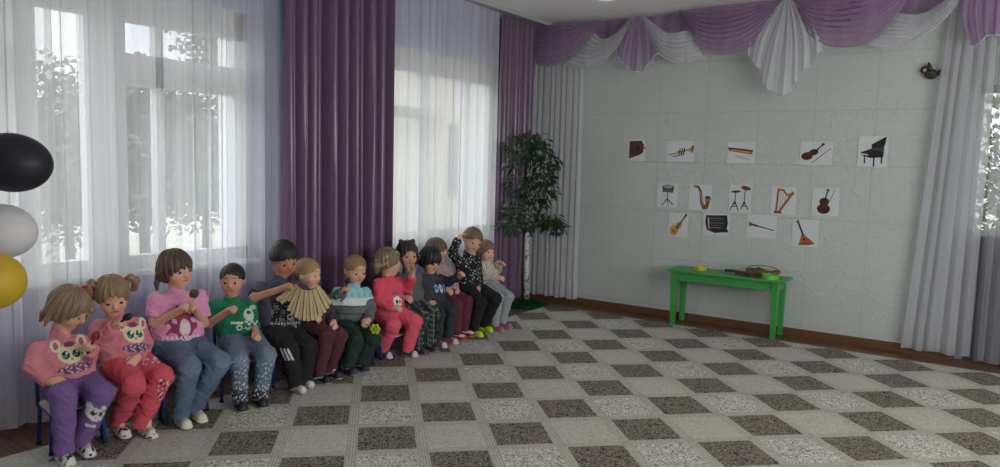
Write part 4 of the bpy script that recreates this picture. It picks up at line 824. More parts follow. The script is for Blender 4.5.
    v.cone(H(.082, -.006, -.024), H(.082, .006, -.024), .007 * hs, .007 * hs, .006)
    v.cone(H(.068, -.013, -.048), H(.068, .013, -.048), .0085 * hs, .0085 * hs, .006)
    sk = C3(*skin)
    def body_col(P):
        c = paint(sk, len(P)); q = (P - hc) @ np.array(HA).T / hs; f, l, u = q.T; hd = np.linalg.norm(q, axis=1) < .13
        for sg in (-1, 1):
            w = np.exp(-((l - sg * .036) ** 2 + (u + .034) ** 2) / (2 * .014 ** 2)) * (f > .03) * hd * .45
            c = c * (1 - w[:, None]) + w[:, None] * sk * np.array([1.05, .68, .66])
            br = hd & (f > .04) & (abs(u - .032) < .0030) & (l * sg > .013) & (l * sg < .046)
            c[br] = sk * .40 + C3(*hair['col']) * .35
        lip = hd & (f > .05) & (abs(l) < .021) & (abs(u + .048) < .0075 - .15 * abs(l)); c[lip] = sk * np.array([.86, .56, .55])
        ml = hd & (f > .05) & (abs(l) < .018) & (abs(u + .0485) < .0022); c[ml] = sk * np.array([.5, .3, .3])
        return c
    vol_obj('body', v, M_skin, root, body_col)
    for sg in (-1, 1):
        c = H(.0640, sg * .0305, .002); R_ = .0145 * hs; bm = bmesh.new(); bmesh.ops.create_uvsphere(bm, u_segments=24, v_segments=18, radius=R_)
        me = bpy.data.meshes.new('eye'); vs = np.array([x.co[:] for x in bm.verts]); n = vs / R_
        for x in bm.verts: x.co = Vector(x.co) + Vector(c)
        bm.to_mesh(me); bm.free(); gz = unit(hf + hl * sg * -.02 + hu * -.10); dt = n @ gz; up = n @ hu
        col = paint(C3(216, 212, 208), len(n)); col[dt > .76] = C3(62, 46, 38); col[dt > .93] = C3(14, 12, 12)
        col[up > .42] = sk * .86; col[(up > .34) & (up <= .42)] = C3(104, 76, 64); col[up < -.55] = sk * .9
        at = me.color_attributes.new('col', 'FLOAT_COLOR', 'POINT'); at.data.foreach_set('color', np.concatenate([col, np.ones((len(col), 1))], 1).astype(np.float32).ravel())
        link('eye', me, M_eye, root, smooth=True)
    # ---- hair
    g = hair.get('t', .010); st = hair['style']; hv = Vol(hc - .21 * hs, hc + .21 * hs, vox)
    hv.ell(H(-.014, 0, .020), HA, ((.088 + g) * hs, (.074 + g) * hs, (.081 + g) * hs), .0)
    if st in ('bob', 'bangs', 'long'):
        hv.ell(H(-.026, 0, -.022), HA, (.070 * hs, (.076 + g) * hs, .070 * hs), .03)
        if st == 'long': hv.cone(H(-.055, .0, -.02), H(-.065, 0, -.125), .062 * hs, .040 * hs, .03)
    def trim(P, ph):
        q = (P - hc) @ np.array(HA).T / hs; f, l, u = q[..., 0], q[..., 1], q[..., 2]
        ang = np.arctan2(l, f + .02); rip = .0030 * np.sin(ang * 19 + 30 * u + hair.get('seed', 0)) * (st != 'short') + .0018 * np.sin(ang * 37 - 22 * u); rag = .010 * np.sin(ang * 13 + 2 * np.sin(ang * 5)) + .005 * np.sin(ang * 29)
        ph = ph + rip * hs
        def sub(ph, d, k=.008): return np.maximum(ph, -d)
        fr = hair.get('fringe', .048)                # lowest point of the hair over the forehead
        e = np.sqrt(((f - .105) / .082) ** 2 + (l / hair.get('open', .066)) ** 2 + (np.maximum(u - (fr + .5 * rag - .060), 0) / .060) ** 2) - 1
        ph = np.maximum(ph, -e * .055 * hs)
        if st == 'short': ph = np.maximum(ph, (-.006 + .55 * f - u) * .87 * hs)
        elif st == 'up': ph = np.maximum(ph, (-.035 + .55 * f - u) * .87 * hs)
        elif st == 'bob': ph = np.maximum(ph, (-.078 + rag + .15 * f - u) * hs)
        elif st == 'bangs': ph = np.maximum(ph, (-.066 + rag + .2 * f - u) * hs)
        elif st == 'long': ph = np.maximum(ph, (-.135 + .1 * f - u) * hs)
        return ph
    hv.fn(trim)
    for (pts, rad) in hair.get('tails', []):
        for k in range(len(pts) - 1): hv.cone(H(*pts[k]), H(*pts[k + 1]), rad[k] * hs, rad[k + 1] * hs, .006)
    hcol = C3(*hair['col']); acc = hair.get('paint')
    def hair_col(P):
        q = (P - hc) @ np.array(HA).T / hs; f, l, u = q.T; ang = np.arctan2(l, f + .02)
        s_ = .5 + .5 * np.sin(ang * 47 + 40 * u + 3 * np.sin(u * 90)); s2 = .5 + .5 * np.sin(ang * 83 - 25 * u + 5 * f * 20); c = hcol * (.46 + .42 * s_ + .32 * s2)[:, None]
        if acc: acc(c, q)
        return c
    vol_obj('hair', hv, M_hair, root, hair_col)
    for (p_, rr) in hair.get('ties', []):
        mb = MB(); cc = H(*p_); blob(mb, cc[0], cc[1], cc[2], rr, rr, rr * .8, n=14); t_ = mb.build('hair_tie', mat('tie_cloth_%d' % i, srgb(*hair['tie_col']), 0.8), root, smooth=True)
    # ---- shirt
    sv = Vol(lo, hi, vox); g = shirt.get('g', .012); torso(sv, g, -.005)
    sleeve = shirt['sleeve']
    for q, sg in (('R', -1), ('L', 1)):
        sh, el, wr = J['sh' + q], J['el' + q], J['wr' + q]
        if sleeve == 'short':
            d = unit(el - sh); e = sh + (el - sh) * .72; sv.cone(sh - d * .01, sh + (el - sh) * .85, .033 + g, .039 + g, .022, cut=[(e, d)])
        else:
            d = unit(wr - el); e = wr - d * .004
            sv.cone(sh - Ut * .004, el, .032 + g, .030 + g, .02); sv.cone(el, e, .031 + g, .024 + g, .015, cut=[(e, d)])
            sv.cone(e - d * .030, e - d * .006, .027 + g, .023 + g, .008, cut=[(e, d)])
    hem = shirt.get('hem', .045)
    def fold(P, ph):
        ph = ph + .0026 * wob(P, 60, i) - .0040 * np.maximum(0, 1 - 2.2 * abs(wob(P * np.array([1, 1, 1.5]), 42, i * 2.1)))
        return np.maximum(ph, (hip - Ut * hem - P) @ Ut)
    sv.fn(fold)
    sc = C3(*shirt['col']); sp = shirt.get('paint'); ncol = C3(*shirt.get('neck', shirt['col'])) * .9
    def shirt_col(P):
        c = paint(sc, len(P)); q = P - hip; l, u, f = q @ Lt, q @ Ut, q @ Ft
        col_ = (np.linalg.norm(P - (neck + Ut * .012), axis=1) < .050 + g * .5) & (u > (neck - hip) @ Ut + .006); c[col_] = ncol
        if sp: sp(c, l, u, f, P, J)
        return c
    sho = vol_obj(shirt.get('name', 'shirt'), sv, M_cloth, root, shirt_col)
    # ---- trousers
    tv = Vol(lo, hi, vox); g = pants.get('g', .012)
    tv.cone(hip - L * .045, hip + L * .045, .074 * bulk + g, .074 * bulk + g, .03)
    for q in 'RL':
        kn, an = J['kn' + q], J['an' + q]; d = unit(an - kn); e = an + d * max(.012, an[2] - .052)
        tv.cone(hips[q], kn, .060 * bulk + g, .043 + g, .025); tv.cone(kn, e, .043 + g, .030 + g * pants.get('flare', .9), .02, cut=[(e, d)])
    def foldt(P, ph): return np.maximum(ph + .0024 * wob(P, 55, i + 4) - .0042 * np.maximum(0, 1 - 2.0 * abs(wob(P * np.array([1, 1, 1.6]), 44, i + 9))), (P - (hip + Ut * .055)) @ Ut)
    tv.fn(foldt)
    pc = C3(*pants['col']); pp = pants.get('paint')
    def pant_col(P):
        c = paint(pc, len(P))
        if pp: pp(c, P, J, hips, F, L)
        return c
    to = vol_obj('trousers', tv, M_cloth, root, pant_col)
    # ---- shoes
    for q in 'RL':
        an = J['an' + q]; fd = FD[q]; b = an * [1, 1, 0]; wv = Vol(b - [.15, .15, 0], b + [.15, .15, .15 + an[2]], vox * .85); wv.lo[2]
        z0 = .0078; sock = shoe.get('sock'); r0 = .028 if sock else .031
        wv.cone(b - fd * .028 + Z * (z0 + .026), b + fd * .070 + Z * (z0 + .024), r0, r0 * .98, .015)
        wv.cone(b - fd * .022 + Z * (z0 + .030), b - fd * .004 + Z * max(.062, an[2] - .005), r0, r0 * .96, .02)
        if not sock: wv.cone(b - fd * .032 + Z * (z0 + .012), b + fd * .076 + Z * (z0 + .012), r0 + .003, r0 + .002, .004, flat=(Z, .42))
        top = max(.075, an[2] + (.02 if sock else .004))
        wv.fn(lambda P, ph: np.maximum(np.maximum(ph, z0 - P[..., 2]), P[..., 2] - top))
        sc_ = C3(*shoe['col']); so_ = C3(*shoe.get('sole', shoe['col'])); spn = shoe.get('paint')
        def shoe_col(P):
            c = paint(sc_, len(P)); 
            x = (P - b) @ fd; yv = (P - b) @ np.cross(Z, fd)
            if spn: spn(c, x, yv, P[:, 2], P)
            if not sock: c[P[:, 2] < z0 + .013] = so_
            return c
        vol_obj('sock' if sock else 'shoe', wv, M_shoe, root, shoe_col)
    # ---- the chair
    co = hip * [1, 1, 0] - F * .015
    def low_of(o_):
        V_ = np.empty(len(o_.data.vertices) * 3, np.float32); o_.data.vertices.foreach_get('co', V_); V_ = V_.reshape(-1, 3); q_ = V_ - co
        k_ = (abs(q_ @ F) < .142) & (abs(q_ @ L) < .142) & (V_[:, 2] > hip[2] - .16); return V_[k_, 2].min()
    cz = min(low_of(to), low_of(sho)) - .003
    ch = thing('nursery_chair', CHAIR[i], 'chair', tuple(co), 'small blue framed chairs along the windows')
    hw, hd_ = {1: .125, 2: .168, 5: .122, 6: .120, 8: .150, 12: .120}.get(i, .135 if i < 8 else .106), .112; cl_ = {8: -.045}.get(i, 0.0)
    def X_(f, l, z): return tuple(co + F * f + L * (l + cl_) + Z * z)
    def foot_z(f, l): 
        q = co + F * f + L * (l + cl_); return .0072 if q[0] > -4.076 else 0.0002
    mb = MB(); pr = rounded_rect(-hd_, -hw, hd_ + .01, hw, .03, 5); nP = len(pr)
    mb.add([X_(a_, b_, cz - .012) for a_, b_ in pr] + [X_(a_, b_, cz) for a_, b_ in pr], [tuple(range(nP))[::-1], tuple(range(nP, 2 * nP))] + [(k, (k + 1) % nP, nP + (k + 1) % nP, nP + k) for k in range(nP)]); mb.build('seat', M_ply, ch)
    for sf in (1, -1):
        for sl_ in (-1, 1):
            zb = foot_z(sf * (hd_ + .008), sl_ * hw)
            mb = MB(); mb.tube([X_(sf * (hd_ - .012), sl_ * (hw - .008), cz - .014), X_(sf * (hd_ - .004), sl_ * (hw - .006), cz - .05), X_(sf * (hd_ + .004), sl_ * hw, zb + .012)], .0105, 10)
            lg = mb.build('leg', M_blue, ch, smooth=True)
            mb = MB(); mb.tube([X_(sf * (hd_ + .004), sl_ * hw, zb + .014), X_(sf * (hd_ + .004), sl_ * hw, zb)], .0125, 10); mb.build('foot_cap', M_capb, lg, smooth=True)
    mb = MB(); ring = [X_(a_, b_, cz - .022) for a_, b_ in rounded_rect(-hd_ + .01, -hw + .008, hd_ - .01, hw - .008, .03, 4)]; mb.tube(ring + ring[:2], .009, 8, cap=False); mb.build('seat_frame', M_blue, ch, smooth=True)
    for sl_ in (-1, 1):
        mb = MB(); mb.tube([X_(-hd_ - .004, sl_ * (hw - .002), cz - .03), X_(-hd_ - .018, sl_ * (hw - .002), cz + .12), X_(-hd_ - .034, sl_ * (hw - .004), cz + .25)], .0105, 10); mb.build('back_post', M_blue, ch, smooth=True)
    mb = MB(); mb.grid(lambda s, t: X_(-hd_ - .022 - .012 * math.sin(PI * s) - .010 * t, (hw - .006) * (2 * s - 1), cz + .15 + .09 * t), 12, 4); bo = mb.build('backrest', M_ply, ch, smooth=True)
    so2 = bo.modifiers.new('thick', 'SOLIDIFY'); so2.thickness = .010; so2.offset = 0
    return J, dict(F=F, L=L, Lt=Lt, Ut=Ut, Ft=Ft)
M_ply = mat('pale_plywood', srgb(206, 196, 172), 0.45, var=0.08, scale=12)
M_blue = mat('blue_enamel_tube', srgb(38, 66, 128), 0.35)
M_capb = mat('black_rubber_cap', srgb(30, 30, 32), 0.8)
# ---------------------------------------------------------------- patterns of the clothes
def el2(l, u, cl, cu, rl, ru): return ((l - cl) / rl) ** 2 + ((u - cu) / ru) ** 2 < 1
def kitten(c, l, u, f, P, J, cl=.015, cu=.165):
    fr = f > 0.0
    for sg in (-1, 1):
        c[fr & el2(l, u, cl + sg * .060, cu + .052, .024, .034)] = C3(226, 214, 190); c[fr & el2(l, u, cl + sg * .060, cu + .050, .012, .020)] = C3(170, 100, 110)
    c[fr & el2(l, u, cl, cu, .060, .050)] = C3(226, 216, 176)
    c[fr & el2(l, u, cl, cu + .048, .026, .014)] = C3(120, 60, 90)
    for sg in (-1, 1):
        c[fr & el2(l, u, cl + sg * .024, cu - .004, .018, .021)] = C3(26, 40, 46); c[fr & el2(l, u, cl + sg * .024 - .004, cu - .010, .010, .009)] = C3(70, 150, 165); c[fr & el2(l, u, cl + sg * .024 + .006, cu + .006, .006, .007)] = C3(235, 235, 225)
    c[fr & el2(l, u, cl, cu - .028, .008, .005)] = C3(150, 80, 80)
    b = fr & el2(l, u, cl + .01, cu - .078, .085, .024); s = np.sin(l * 230 + 2 * np.sin(u * 160)) * np.sin(u * 150 + l * 60)
    c[b] = C3(112, 66, 110); c[b & (s > .35)] = C3(206, 190, 190)
def magenta_print(c, l, u, f, P, J):
    fr = f > 0; m = fr & (np.sqrt((l / .085) ** 2 + ((u - .15) / .085) ** 2) + .25 * np.sin(l * 95) * np.sin(u * 80 + 1) < 1); c[m] = C3(140, 54, 92)
    s = np.sin(l * 90 + 1.5) * np.sin(u * 75 + l * 30); c[m & (s > .5)] = C3(222, 178, 196); c[m & el2(l, u, .02, .12, .03, .05)] = C3(226, 206, 208); c[m & el2(l, u, .0, .19, .035, .02)] = C3(170, 70, 60)
    t = fr & (abs(u - .055) < .018) & (abs(l) < .10) & (np.sin(l * 260 + 3 * np.sin(u * 120)) > .1); c[t] = C3(232, 226, 226)
def green_print(c, l, u, f, P, J):
    fr = f > 0; d = lambda *a: fr & el2(l, u, *a)
    c[d(.03, .155, .034, .038)] = C3(190, 205, 196); c[d(.03, .17, .016, .012)] = C3(60, 90, 80); c[d(.06, .20, .022, .016)] = C3(150, 190, 160)
    c[fr & (abs(u - .105) < .007) & (abs(l + .045) < .035)] = C3(205, 216, 208); r = np.sqrt((l + .03) ** 2 + (u - .075) ** 2); c[fr & (abs(r - .014) < .004)] = C3(205, 216, 208)
    c[fr & (abs(u - .105 - .010 * np.sin(l * 160)) < .006) & (l > .0) & (l < .09)] = C3(200, 212, 204); c[fr & (abs(u - .070 - .006 * np.sin(l * 220)) < .004) & (l > .0) & (l < .07)] = C3(190, 205, 196)
def dark_front(c, l, u, f, P, J):
    fr = (f > .0) & (abs(l) < .105) & (u < .215); c[fr] = C3(26, 26, 30)
    s = np.sin(l * 170 + 2.5 * np.sin(u * 110)) * np.sin(u * 190 + 2.2 * np.sin(l * 90)); c[fr & (s > .62)] = C3(170, 172, 172)
    r = np.sqrt((l - .015) ** 2 + (u - .11) ** 2); c[fr & (abs(r - .016) < .005)] = C3(205, 205, 205); c[fr & (abs(u - .065) < .006) & (np.sin(l * 300) > -.2)] = C3(190, 190, 190)
def aqua_bands(c, l, u, f, P, J):
    c[u < .135] = C3(100, 108, 110); c[(u >= .135) & (u < .20)] = C3(216, 222, 218); c[(abs(u - .085) < .006)] = C3(70, 76, 80)
    c[(u >= .135) & (u < .145)] = C3(60, 66, 70)
    s = (f > 0) & (u > .20) & (u < .235) & (np.sin(l * 120) > .92); c[s] = C3(80, 120, 122)
    for q in 'RL':
        a, b = J['el' + q], J['wr' + q]; a = a + (J['sh' + q] - a) * .35; t = np.clip(((P - a) @ (b - a)) / ((b - a) @ (b - a)), 0, 1); d = np.linalg.norm(P - a - t[:, None] * (b - a), axis=1); c[(d < .050) & (abs(l) > .055)] = C3(98, 104, 106)
def coral_print(c, l, u, f, P, J):
    b = (f > 0) & el2(l, u, -.01, .10, .045, .045); c[b] = C3(232, 222, 224); c[b & el2(l, u, -.02, .10, .012, .016)] = C3(40, 40, 46); c[b & el2(l, u, .012, .10, .010, .016)] = C3(40, 40, 46)
    c[(f > 0) & el2(l, u, -.01, .165, .04, .012)] = C3(150, 90, 130)
def robot_print(c, l, u, f, P, J):
    for q in 'RL':
        a = J['el' + q] - J['sh' + q]; t = ((P - J['sh' + q]) @ a) / (a @ a)
        c[(t > .55) & (np.linalg.norm(P - J['sh' + q] - np.clip(t, 0, 2)[:, None] * a, axis=1) < .08)] = C3(58, 50, 52)
    fr = f > 0; b = fr & el2(l, u, .0, .115, .085, .07); c[b] = C3(36, 44, 62)
    for k, cc in ((-.055, (150, 180, 200)), (-.01, (205, 212, 216)), (.04, (120, 150, 190))):
        m = fr & el2(l, u, k, .12, .018, .035); c[m] = C3(*cc); c[fr & el2(l, u, k, .125, .008, .012)] = C3(40, 46, 60)
    s = np.sin(l * 140) * np.sin(u * 150); c[b & (s > .8)] = C3(90, 130, 190)
def striped_hem(c, l, u, f, P, J):
    c[wob(P, 150, 2) > .75] = C3(120, 104, 110); h = u < .05; c[h] = C3(196, 176, 196); c[h & (np.sin(u * 300) > .2)] = C3(140, 84, 120)
def white_specks(c, l, u, f, P, J):
    c[wob(P, 170, 5) > .95] = C3(206, 206, 204)
def dark_specks(c, l, u, f, P, J):
    c[wob(P, 190, 7) > .92] = C3(86, 84, 74)
def denim(seed):
    def f(c, P, J, hips, F, L):
        w = wob(P, 40, seed) * .5 + wob(P, 160, seed + 2) * .25; c *= (1 + .28 * w)[:, None]
        for q in 'RL':
            d = np.linalg.norm(P - J['kn' + q] - F * .02, axis=1); k = np.exp(-(d / .07) ** 2) * .35; c[:] = c * (1 - k[:, None]) + k[:, None] * C3(150, 164, 176)
    return f
def ripped(c, P, J, hips, F, L):
    denim(3)(c, P, J, hips, F, L)
    for q in 'RL':
        a, b = J['kn' + q], J['an' + q]; t = ((P - a) @ (b - a)) / ((b - a) @ (b - a)); fr = (P - a - np.clip(t, 0, 1)[:, None] * (b - a)) @ F > .01
        c[fr & (t > .05) & (t < .95) & (wob(P, 170, 3) > .7)] = C3(176, 186, 192); c[(t > .86)] *= .55
        c[(t > .82) & (wob(P, 210, 3) > .6)] = C3(190, 196, 198)
def kitten_knee(c, P, J, hips, F, L):
    a, b = J['knL'], J['anL']; ce = a * .55 + b * .45 + F * .05 + L * .0; d = b - a; u_ = -unit(d); q = P - ce; l, u, f = q @ L, q @ u_, q @ F
    m = (f > -.03) & el2(l, u, .0, .0, .046, .036); c[m] = C3(206, 202, 206)
    for sg in (-1, 1): c[(f > -.03) & el2(l, u, sg * .030, .036, .014, .018)] = C3(206, 202, 206); c[m & el2(l, u, sg * .018, .004, .010, .012)] = C3(40, 36, 46)
    c[m & (wob(P, 210, 4) > .9)] = C3(90, 80, 100); c[(f > -.03) & (abs(u + .062) < .008) & (l > -.05) & (l < .0)] = C3(196, 190, 196)
def white_script(c, P, J, hips, F, L):
    a, b = J['knL'], J['anL']; t = ((P - a) @ (b - a)) / ((b - a) @ (b - a)); q = P - a; f = q @ F
    m = (t > -.05) & (t < .55) & ((q @ L) < .03) & ((q @ L) > -.035) & (f > .02); s = wob(P, 190, 1); c[m & (s > .55)] = C3(216, 200, 200); c[m & (s < -.75)] = C3(70, 30, 36)
    w = hips['L'] * .35 + a * .65 + np.array([0, 0, .05]); c[(np.linalg.norm(P - w, axis=1) < .05) & (wob(P, 170, 2) > .35)] = C3(220, 206, 206)
def three_stripes(c, P, J, hips, F, L):
    a = J['knR'] - np.array([0, 0, .012]); q = P - a; n_ = unit(F - L * .8); t_ = unit(F * .8 + L); y = q[:, 2]; s = q @ t_ + .45 * y + .012
    for k in (-.024, .0, .024): c[(q @ n_ > .015) & (abs(s - k) < .0068) & (abs(y) < .038)] = C3(216, 216, 214)
    w = hips['L'] * .5 + hips['R'] * .5 + F * .06; q = P - w; r = abs((q @ L) - .03 - .02 * np.sin((q @ F) * 40)); c[(r < .006) & (q @ F > -.02) & (q @ F < .06) & (q[:, 2] > 0)] = C3(200, 200, 200)
def plaid(c, P, J, hips, F, L):
    c[(np.sin(P[:, 2] * 150 + P[:, 0] * 60) > .88) | (np.sin(P[:, 1] * 150 + P[:, 0] * 40) > .88)] = C3(110, 122, 112); c[(np.sin(P[:, 0] * 130) > .92)] = C3(20, 24, 26)
def spots(c, x, y, z, P):
    c[wob(P, 130, 1) > .55] = C3(34, 32, 34); c[z > .062] = C3(206, 202, 198)
def laces(c, x, y, z, P):
    c[(abs(y) < .018) & (x > .0) & (x < .06) & (np.sin(x * 420) > .2) & (z > .03)] = C3(206, 204, 206); c[x > .075] = C3(196, 194, 198)
def sport(c, x, y, z, P):
    c[(abs(z - .04 - .3 * x) < .006) & (x < .05)] = C3(190, 192, 196)
def bow(c, x, y, z, P):
    c[(z > .045) & (x > .0)] = C3(226, 220, 216); c[(z > .045) & (x > .0) & (wob(P, 180, 2) > .7)] = C3(40, 36, 40)
def straps(c, x, y, z, P):
    c[(abs(x - .03) < .008) & (z > .03)] *= .6
CHAIR = {1: 'blue framed nursery chair under the girl in purple trousers', 2: 'blue framed nursery chair under the pigtailed girl in coral trousers', 3: 'blue framed nursery chair under the girl in pink t-shirt and jeans',
 4: 'blue framed nursery chair under the boy in the green t-shirt', 5: 'blue framed nursery chair under the older boy in black striped trousers', 6: 'blue framed nursery chair under the blond toddler behind the slat rattle',
 7: 'blue framed nursery chair under the boy in the aqua and grey jumper', 8: 'blue framed nursery chair under the girl in the coral tracksuit', 9: 'blue framed nursery chair under the girl in plaid trousers',
 10: 'blue framed nursery chair under the dark-haired child with arm stretched out', 11: 'blue framed nursery chair under the girl in maroon trousers', 12: 'blue framed nursery chair under the child in speckled black',
 13: 'blue framed nursery chair under the small child in pale grey trousers, last of the row'}
KIDS = {}
pig = lambda s: [((-.02, s * .072, .055), (-.03, s * .10, .066), (-.035, s * .125, .035), (-.03, s * .12, -.01))]
KIDS[1] = kid(1, (32, -34, -6), (214, 164, 140), dict(col=(146, 122, 94), style='bob', fringe=.040, t=.012, tails=[(((-.02, .06, .075), (-.02, .085, .085), (-.005, .11, .055), (.0, .115, .01)), (.018, .022, .020, .008)), (((-.06, -.04, -.02), (-.075, -.045, -.07), (-.075, -.045, -.12)), (.030, .022, .008)), (((-.03, -.075, -.01), (-.03, -.085, -.06), (-.025, -.085, -.10)), (.016, .014, .006)), (((.03, .05, .06), (.075, .045, .03), (.085, .03, -.005)), (.02, .018, .010))], ties=[((-.02, .072, .088), .020)], tie_col=(150, 30, 44)),
   dict(col=(206, 128, 138), sleeve='long', paint=kitten, name='sweatshirt', g=.011), dict(col=(114, 88, 140), g=.016, paint=kitten_knee), dict(col=(214, 210, 204), sole=(206, 204, 200), paint=spots),
   'girl in pink kitten sweatshirt and purple trousers, leftmost of the row, looking down', hs=1.06, curl=(.35, .9))
KIDS[2] = kid(2, (-18, -24, -4), (218, 168, 144), dict(col=(150, 124, 92), style='up', fringe=.046, t=.010, tails=[(((-.02, -.060, .060), (-.03, -.090, .075), (-.03, -.112, .050), (-.03, -.105, .000), (-.02, -.085, -.02)), (.016, .022, .024, .020, .008)), (((-.02, .060, .060), (-.03, .092, .082), (-.03, .120, .060), (-.03, .112, .010), (-.02, .09, .0)), (.016, .020, .020, .016, .008))], ties=[((-.025, -.078, .074), .019), ((-.025, .078, .078), .019)], tie_col=(150, 36, 48)),
   dict(col=(206, 128, 138), sleeve='long', paint=kitten, name='sweatshirt', g=.011), dict(col=(206, 82, 98), g=.016, paint=white_script), dict(col=(214, 210, 204), sole=(206, 204, 200), paint=spots),
   'girl with two pigtails in pink kitten sweatshirt and coral trousers', hs=1.06, curl=(.85, .35))
KIDS[3] = kid(3, (4, -6, -5), (216, 166, 142), dict(col=(92, 72, 60), style='bangs', fringe=.024, t=.010, open=.058, tails=[(((-.06, -.065, -.03), (-.06, -.078, -.075), (-.055, -.08, -.115)), (.018, .014, .006))]),
   dict(col=(222, 150, 186), sleeve='short', paint=magenta_print, name='t_shirt', g=.009), dict(col=(84, 102, 124), g=.018, paint=denim(1)), dict(col=(214, 214, 192), sole=(204, 204, 184), paint=straps),
   'girl with brown fringe in pink t-shirt, jeans and white slippers', hs=1.11, bulk=1.15, curl=(.9, .9))
KIDS[4] = kid(4, (-46, -8, 0), (204, 152, 126), dict(col=(40, 34, 34), style='short', fringe=.058, t=.005, open=.070),
   dict(col=(22, 112, 76), sleeve='short', paint=green_print, name='t_shirt', g=.009), dict(col=(96, 112, 130), g=.015, paint=ripped), dict(col=(34, 34, 38), sole=(206, 206, 206), paint=sport),
   'boy with cropped black hair in green t-shirt and washed jeans', hs=0.99, curl=(1.0, .9))
KIDS[5] = kid(5, (-14, -24, -6), (186, 134, 106), dict(col=(34, 30, 32), style='short', fringe=.046, t=.011, open=.070),
   dict(col=(74, 74, 88), sleeve='short', paint=dark_front, name='t_shirt', g=.009), dict(col=(24, 24, 27), g=.020, paint=three_stripes), dict(col=(206, 206, 194), sock=True),
   'older boy in dark t-shirt and black trousers with white stripes, holding the slat rattle', hs=1.13, bulk=1.12, curl=(.8, .8))
KIDS[6] = kid(6, (18, -8, 0), (220, 172, 148), dict(col=(170, 140, 100), style='short', fringe=.056, t=.006, open=.070),
   dict(col=(66, 54, 64), sleeve='long', name='jumper'), dict(col=(84, 40, 50), g=.012), dict(col=(36, 34, 40), sole=(200, 200, 200), paint=sport),
   'blond toddler in maroon trousers half hidden behind the wooden slat rattle', hs=1.04, bulk=.9, vox=.0055, curl=(.6, .5))
KIDS[7] = kid(7, (-15, -20, 0), (216, 168, 142), dict(col=(150, 122, 90), style='short', fringe=.060, t=.004, open=.071),
   dict(col=(146, 200, 202), sleeve='long', paint=aqua_bands, name='jumper'), dict(col=(28, 50, 42), g=.015), dict(col=(44, 46, 54), sole=(196, 196, 196), paint=sport),
   'boy in aqua, white and grey banded jumper and dark green trousers', hs=1.05, vox=.0055, curl=(.9, .6))
def bands(c, q):
    u, l, f = q[:, 2], q[:, 1], q[:, 0]; m = (np.linalg.norm(q, axis=1) > .085) & (np.sin(l * 110 + f * 60) > .86) & (np.sin(u * 130 - f * 60) > .55) & (f < .05); c[m] = C3(178, 166, 146)
KIDS[8] = kid(8, (58, -4, 4), (216, 166, 142), dict(col=(136, 116, 90), style='up', fringe=.050, t=.013, paint=bands, tails=[(((-.07, -.03, .0), (-.095, -.03, -.03), (-.09, -.02, -.07)), (.034, .034, .020)), (((-.07, .03, .0), (-.095, .03, -.03), (-.09, .02, -.07)), (.034, .030, .018)), (((.05, .05, .07), (.0, .062, .078), (-.06, .055, .05)), (.016, .018, .018)), (((.05, -.05, .07), (.0, -.062, .078), (-.06, -.055, .05)), (.016, .018, .018))]),
   dict(col=(220, 82, 102), sleeve='long', paint=coral_print, name='sweatshirt', g=.012), dict(col=(222, 92, 110), g=.018), dict(col=(92, 78, 104), sole=(196, 194, 196), paint=laces),
   'girl with braided fair hair in coral tracksuit, turned away from the camera', hs=1.10, vox=.0055, curl=(.5, .2))
KIDS[9] = kid(9, (-28, -10, 0), (210, 158, 134), dict(col=(64, 48, 44), style='up', fringe=.050, t=.010, tails=[(((-.03, .035, .088), (-.03, .05, .098), (-.045, .045, .085)), (.018, .018, .012)), (((-.03, -.035, .088), (-.03, -.05, .098), (-.045, -.045, .085)), (.018, .018, .012)), (((-.03, .075, .02), (-.03, .09, -.04), (-.02, .09, -.09)), (.018, .016, .008))]),
   dict(col=(92, 94, 98), sleeve='long', name='jumper'), dict(col=(44, 56, 54), g=.016, paint=plaid), dict(col=(60, 58, 64), sole=(150, 150, 150)),
   'dark-haired girl in grey jumper and plaid trousers behind the coral tracksuit', hs=1.06, bulk=.9, vox=.006, curl=(.5, .3))
KIDS[10] = kid(10, (-6, -24, 6), (214, 164, 138), dict(col=(38, 34, 38), style='bangs', fringe=.020, t=.012, open=.056, tails=[(((-.04, -.07, .0), (-.05, -.10, -.01), (-.05, -.115, -.06)), (.02, .024, .010)), (((-.04, .07, .0), (-.05, .10, -.01), (-.05, .115, -.06)), (.02, .024, .010))]),
   dict(col=(58, 62, 70), sleeve='long', paint=robot_print, name='t_shirt', g=.009), dict(col=(44, 52, 56), g=.013), dict(col=(150, 84, 96), sole=(190, 180, 184), paint=laces),
   'child with black fringe in dark printed top stretching one arm out', hs=1.06, bulk=.9, vox=.006, curl=(.9, .5))
KIDS[11] = kid(11, (14, -4, 0), (212, 162, 138), dict(col=(112, 88, 70), style='bangs', fringe=.022, t=.011, open=.056),
   dict(col=(172, 152, 156), sleeve='long', paint=striped_hem, name='blouse'), dict(col=(96, 40, 56), g=.015), dict(col=(150, 44, 42), sole=(196, 150, 140), paint=bow),
   'girl in pale blouse and maroon trousers, half hidden behind the outstretched arm', hs=1.03, bulk=.9, vox=.006)
KIDS[12] = kid(12, (-28, -20, 16), (218, 170, 146), dict(col=(128, 104, 82), style='short', fringe=.050, t=.009, open=.069),
   dict(col=(24, 24, 28), sleeve='long', paint=white_specks, name='jumper'), dict(col=(22, 22, 25), g=.015), dict(col=(190, 212, 52), sole=(196, 216, 70)),
   'taller child in black white-speckled top with one hand raised to the head', hs=1.10, vox=.006, curl=(.4, .6), palm={'R': (.3, .6, -.5)})
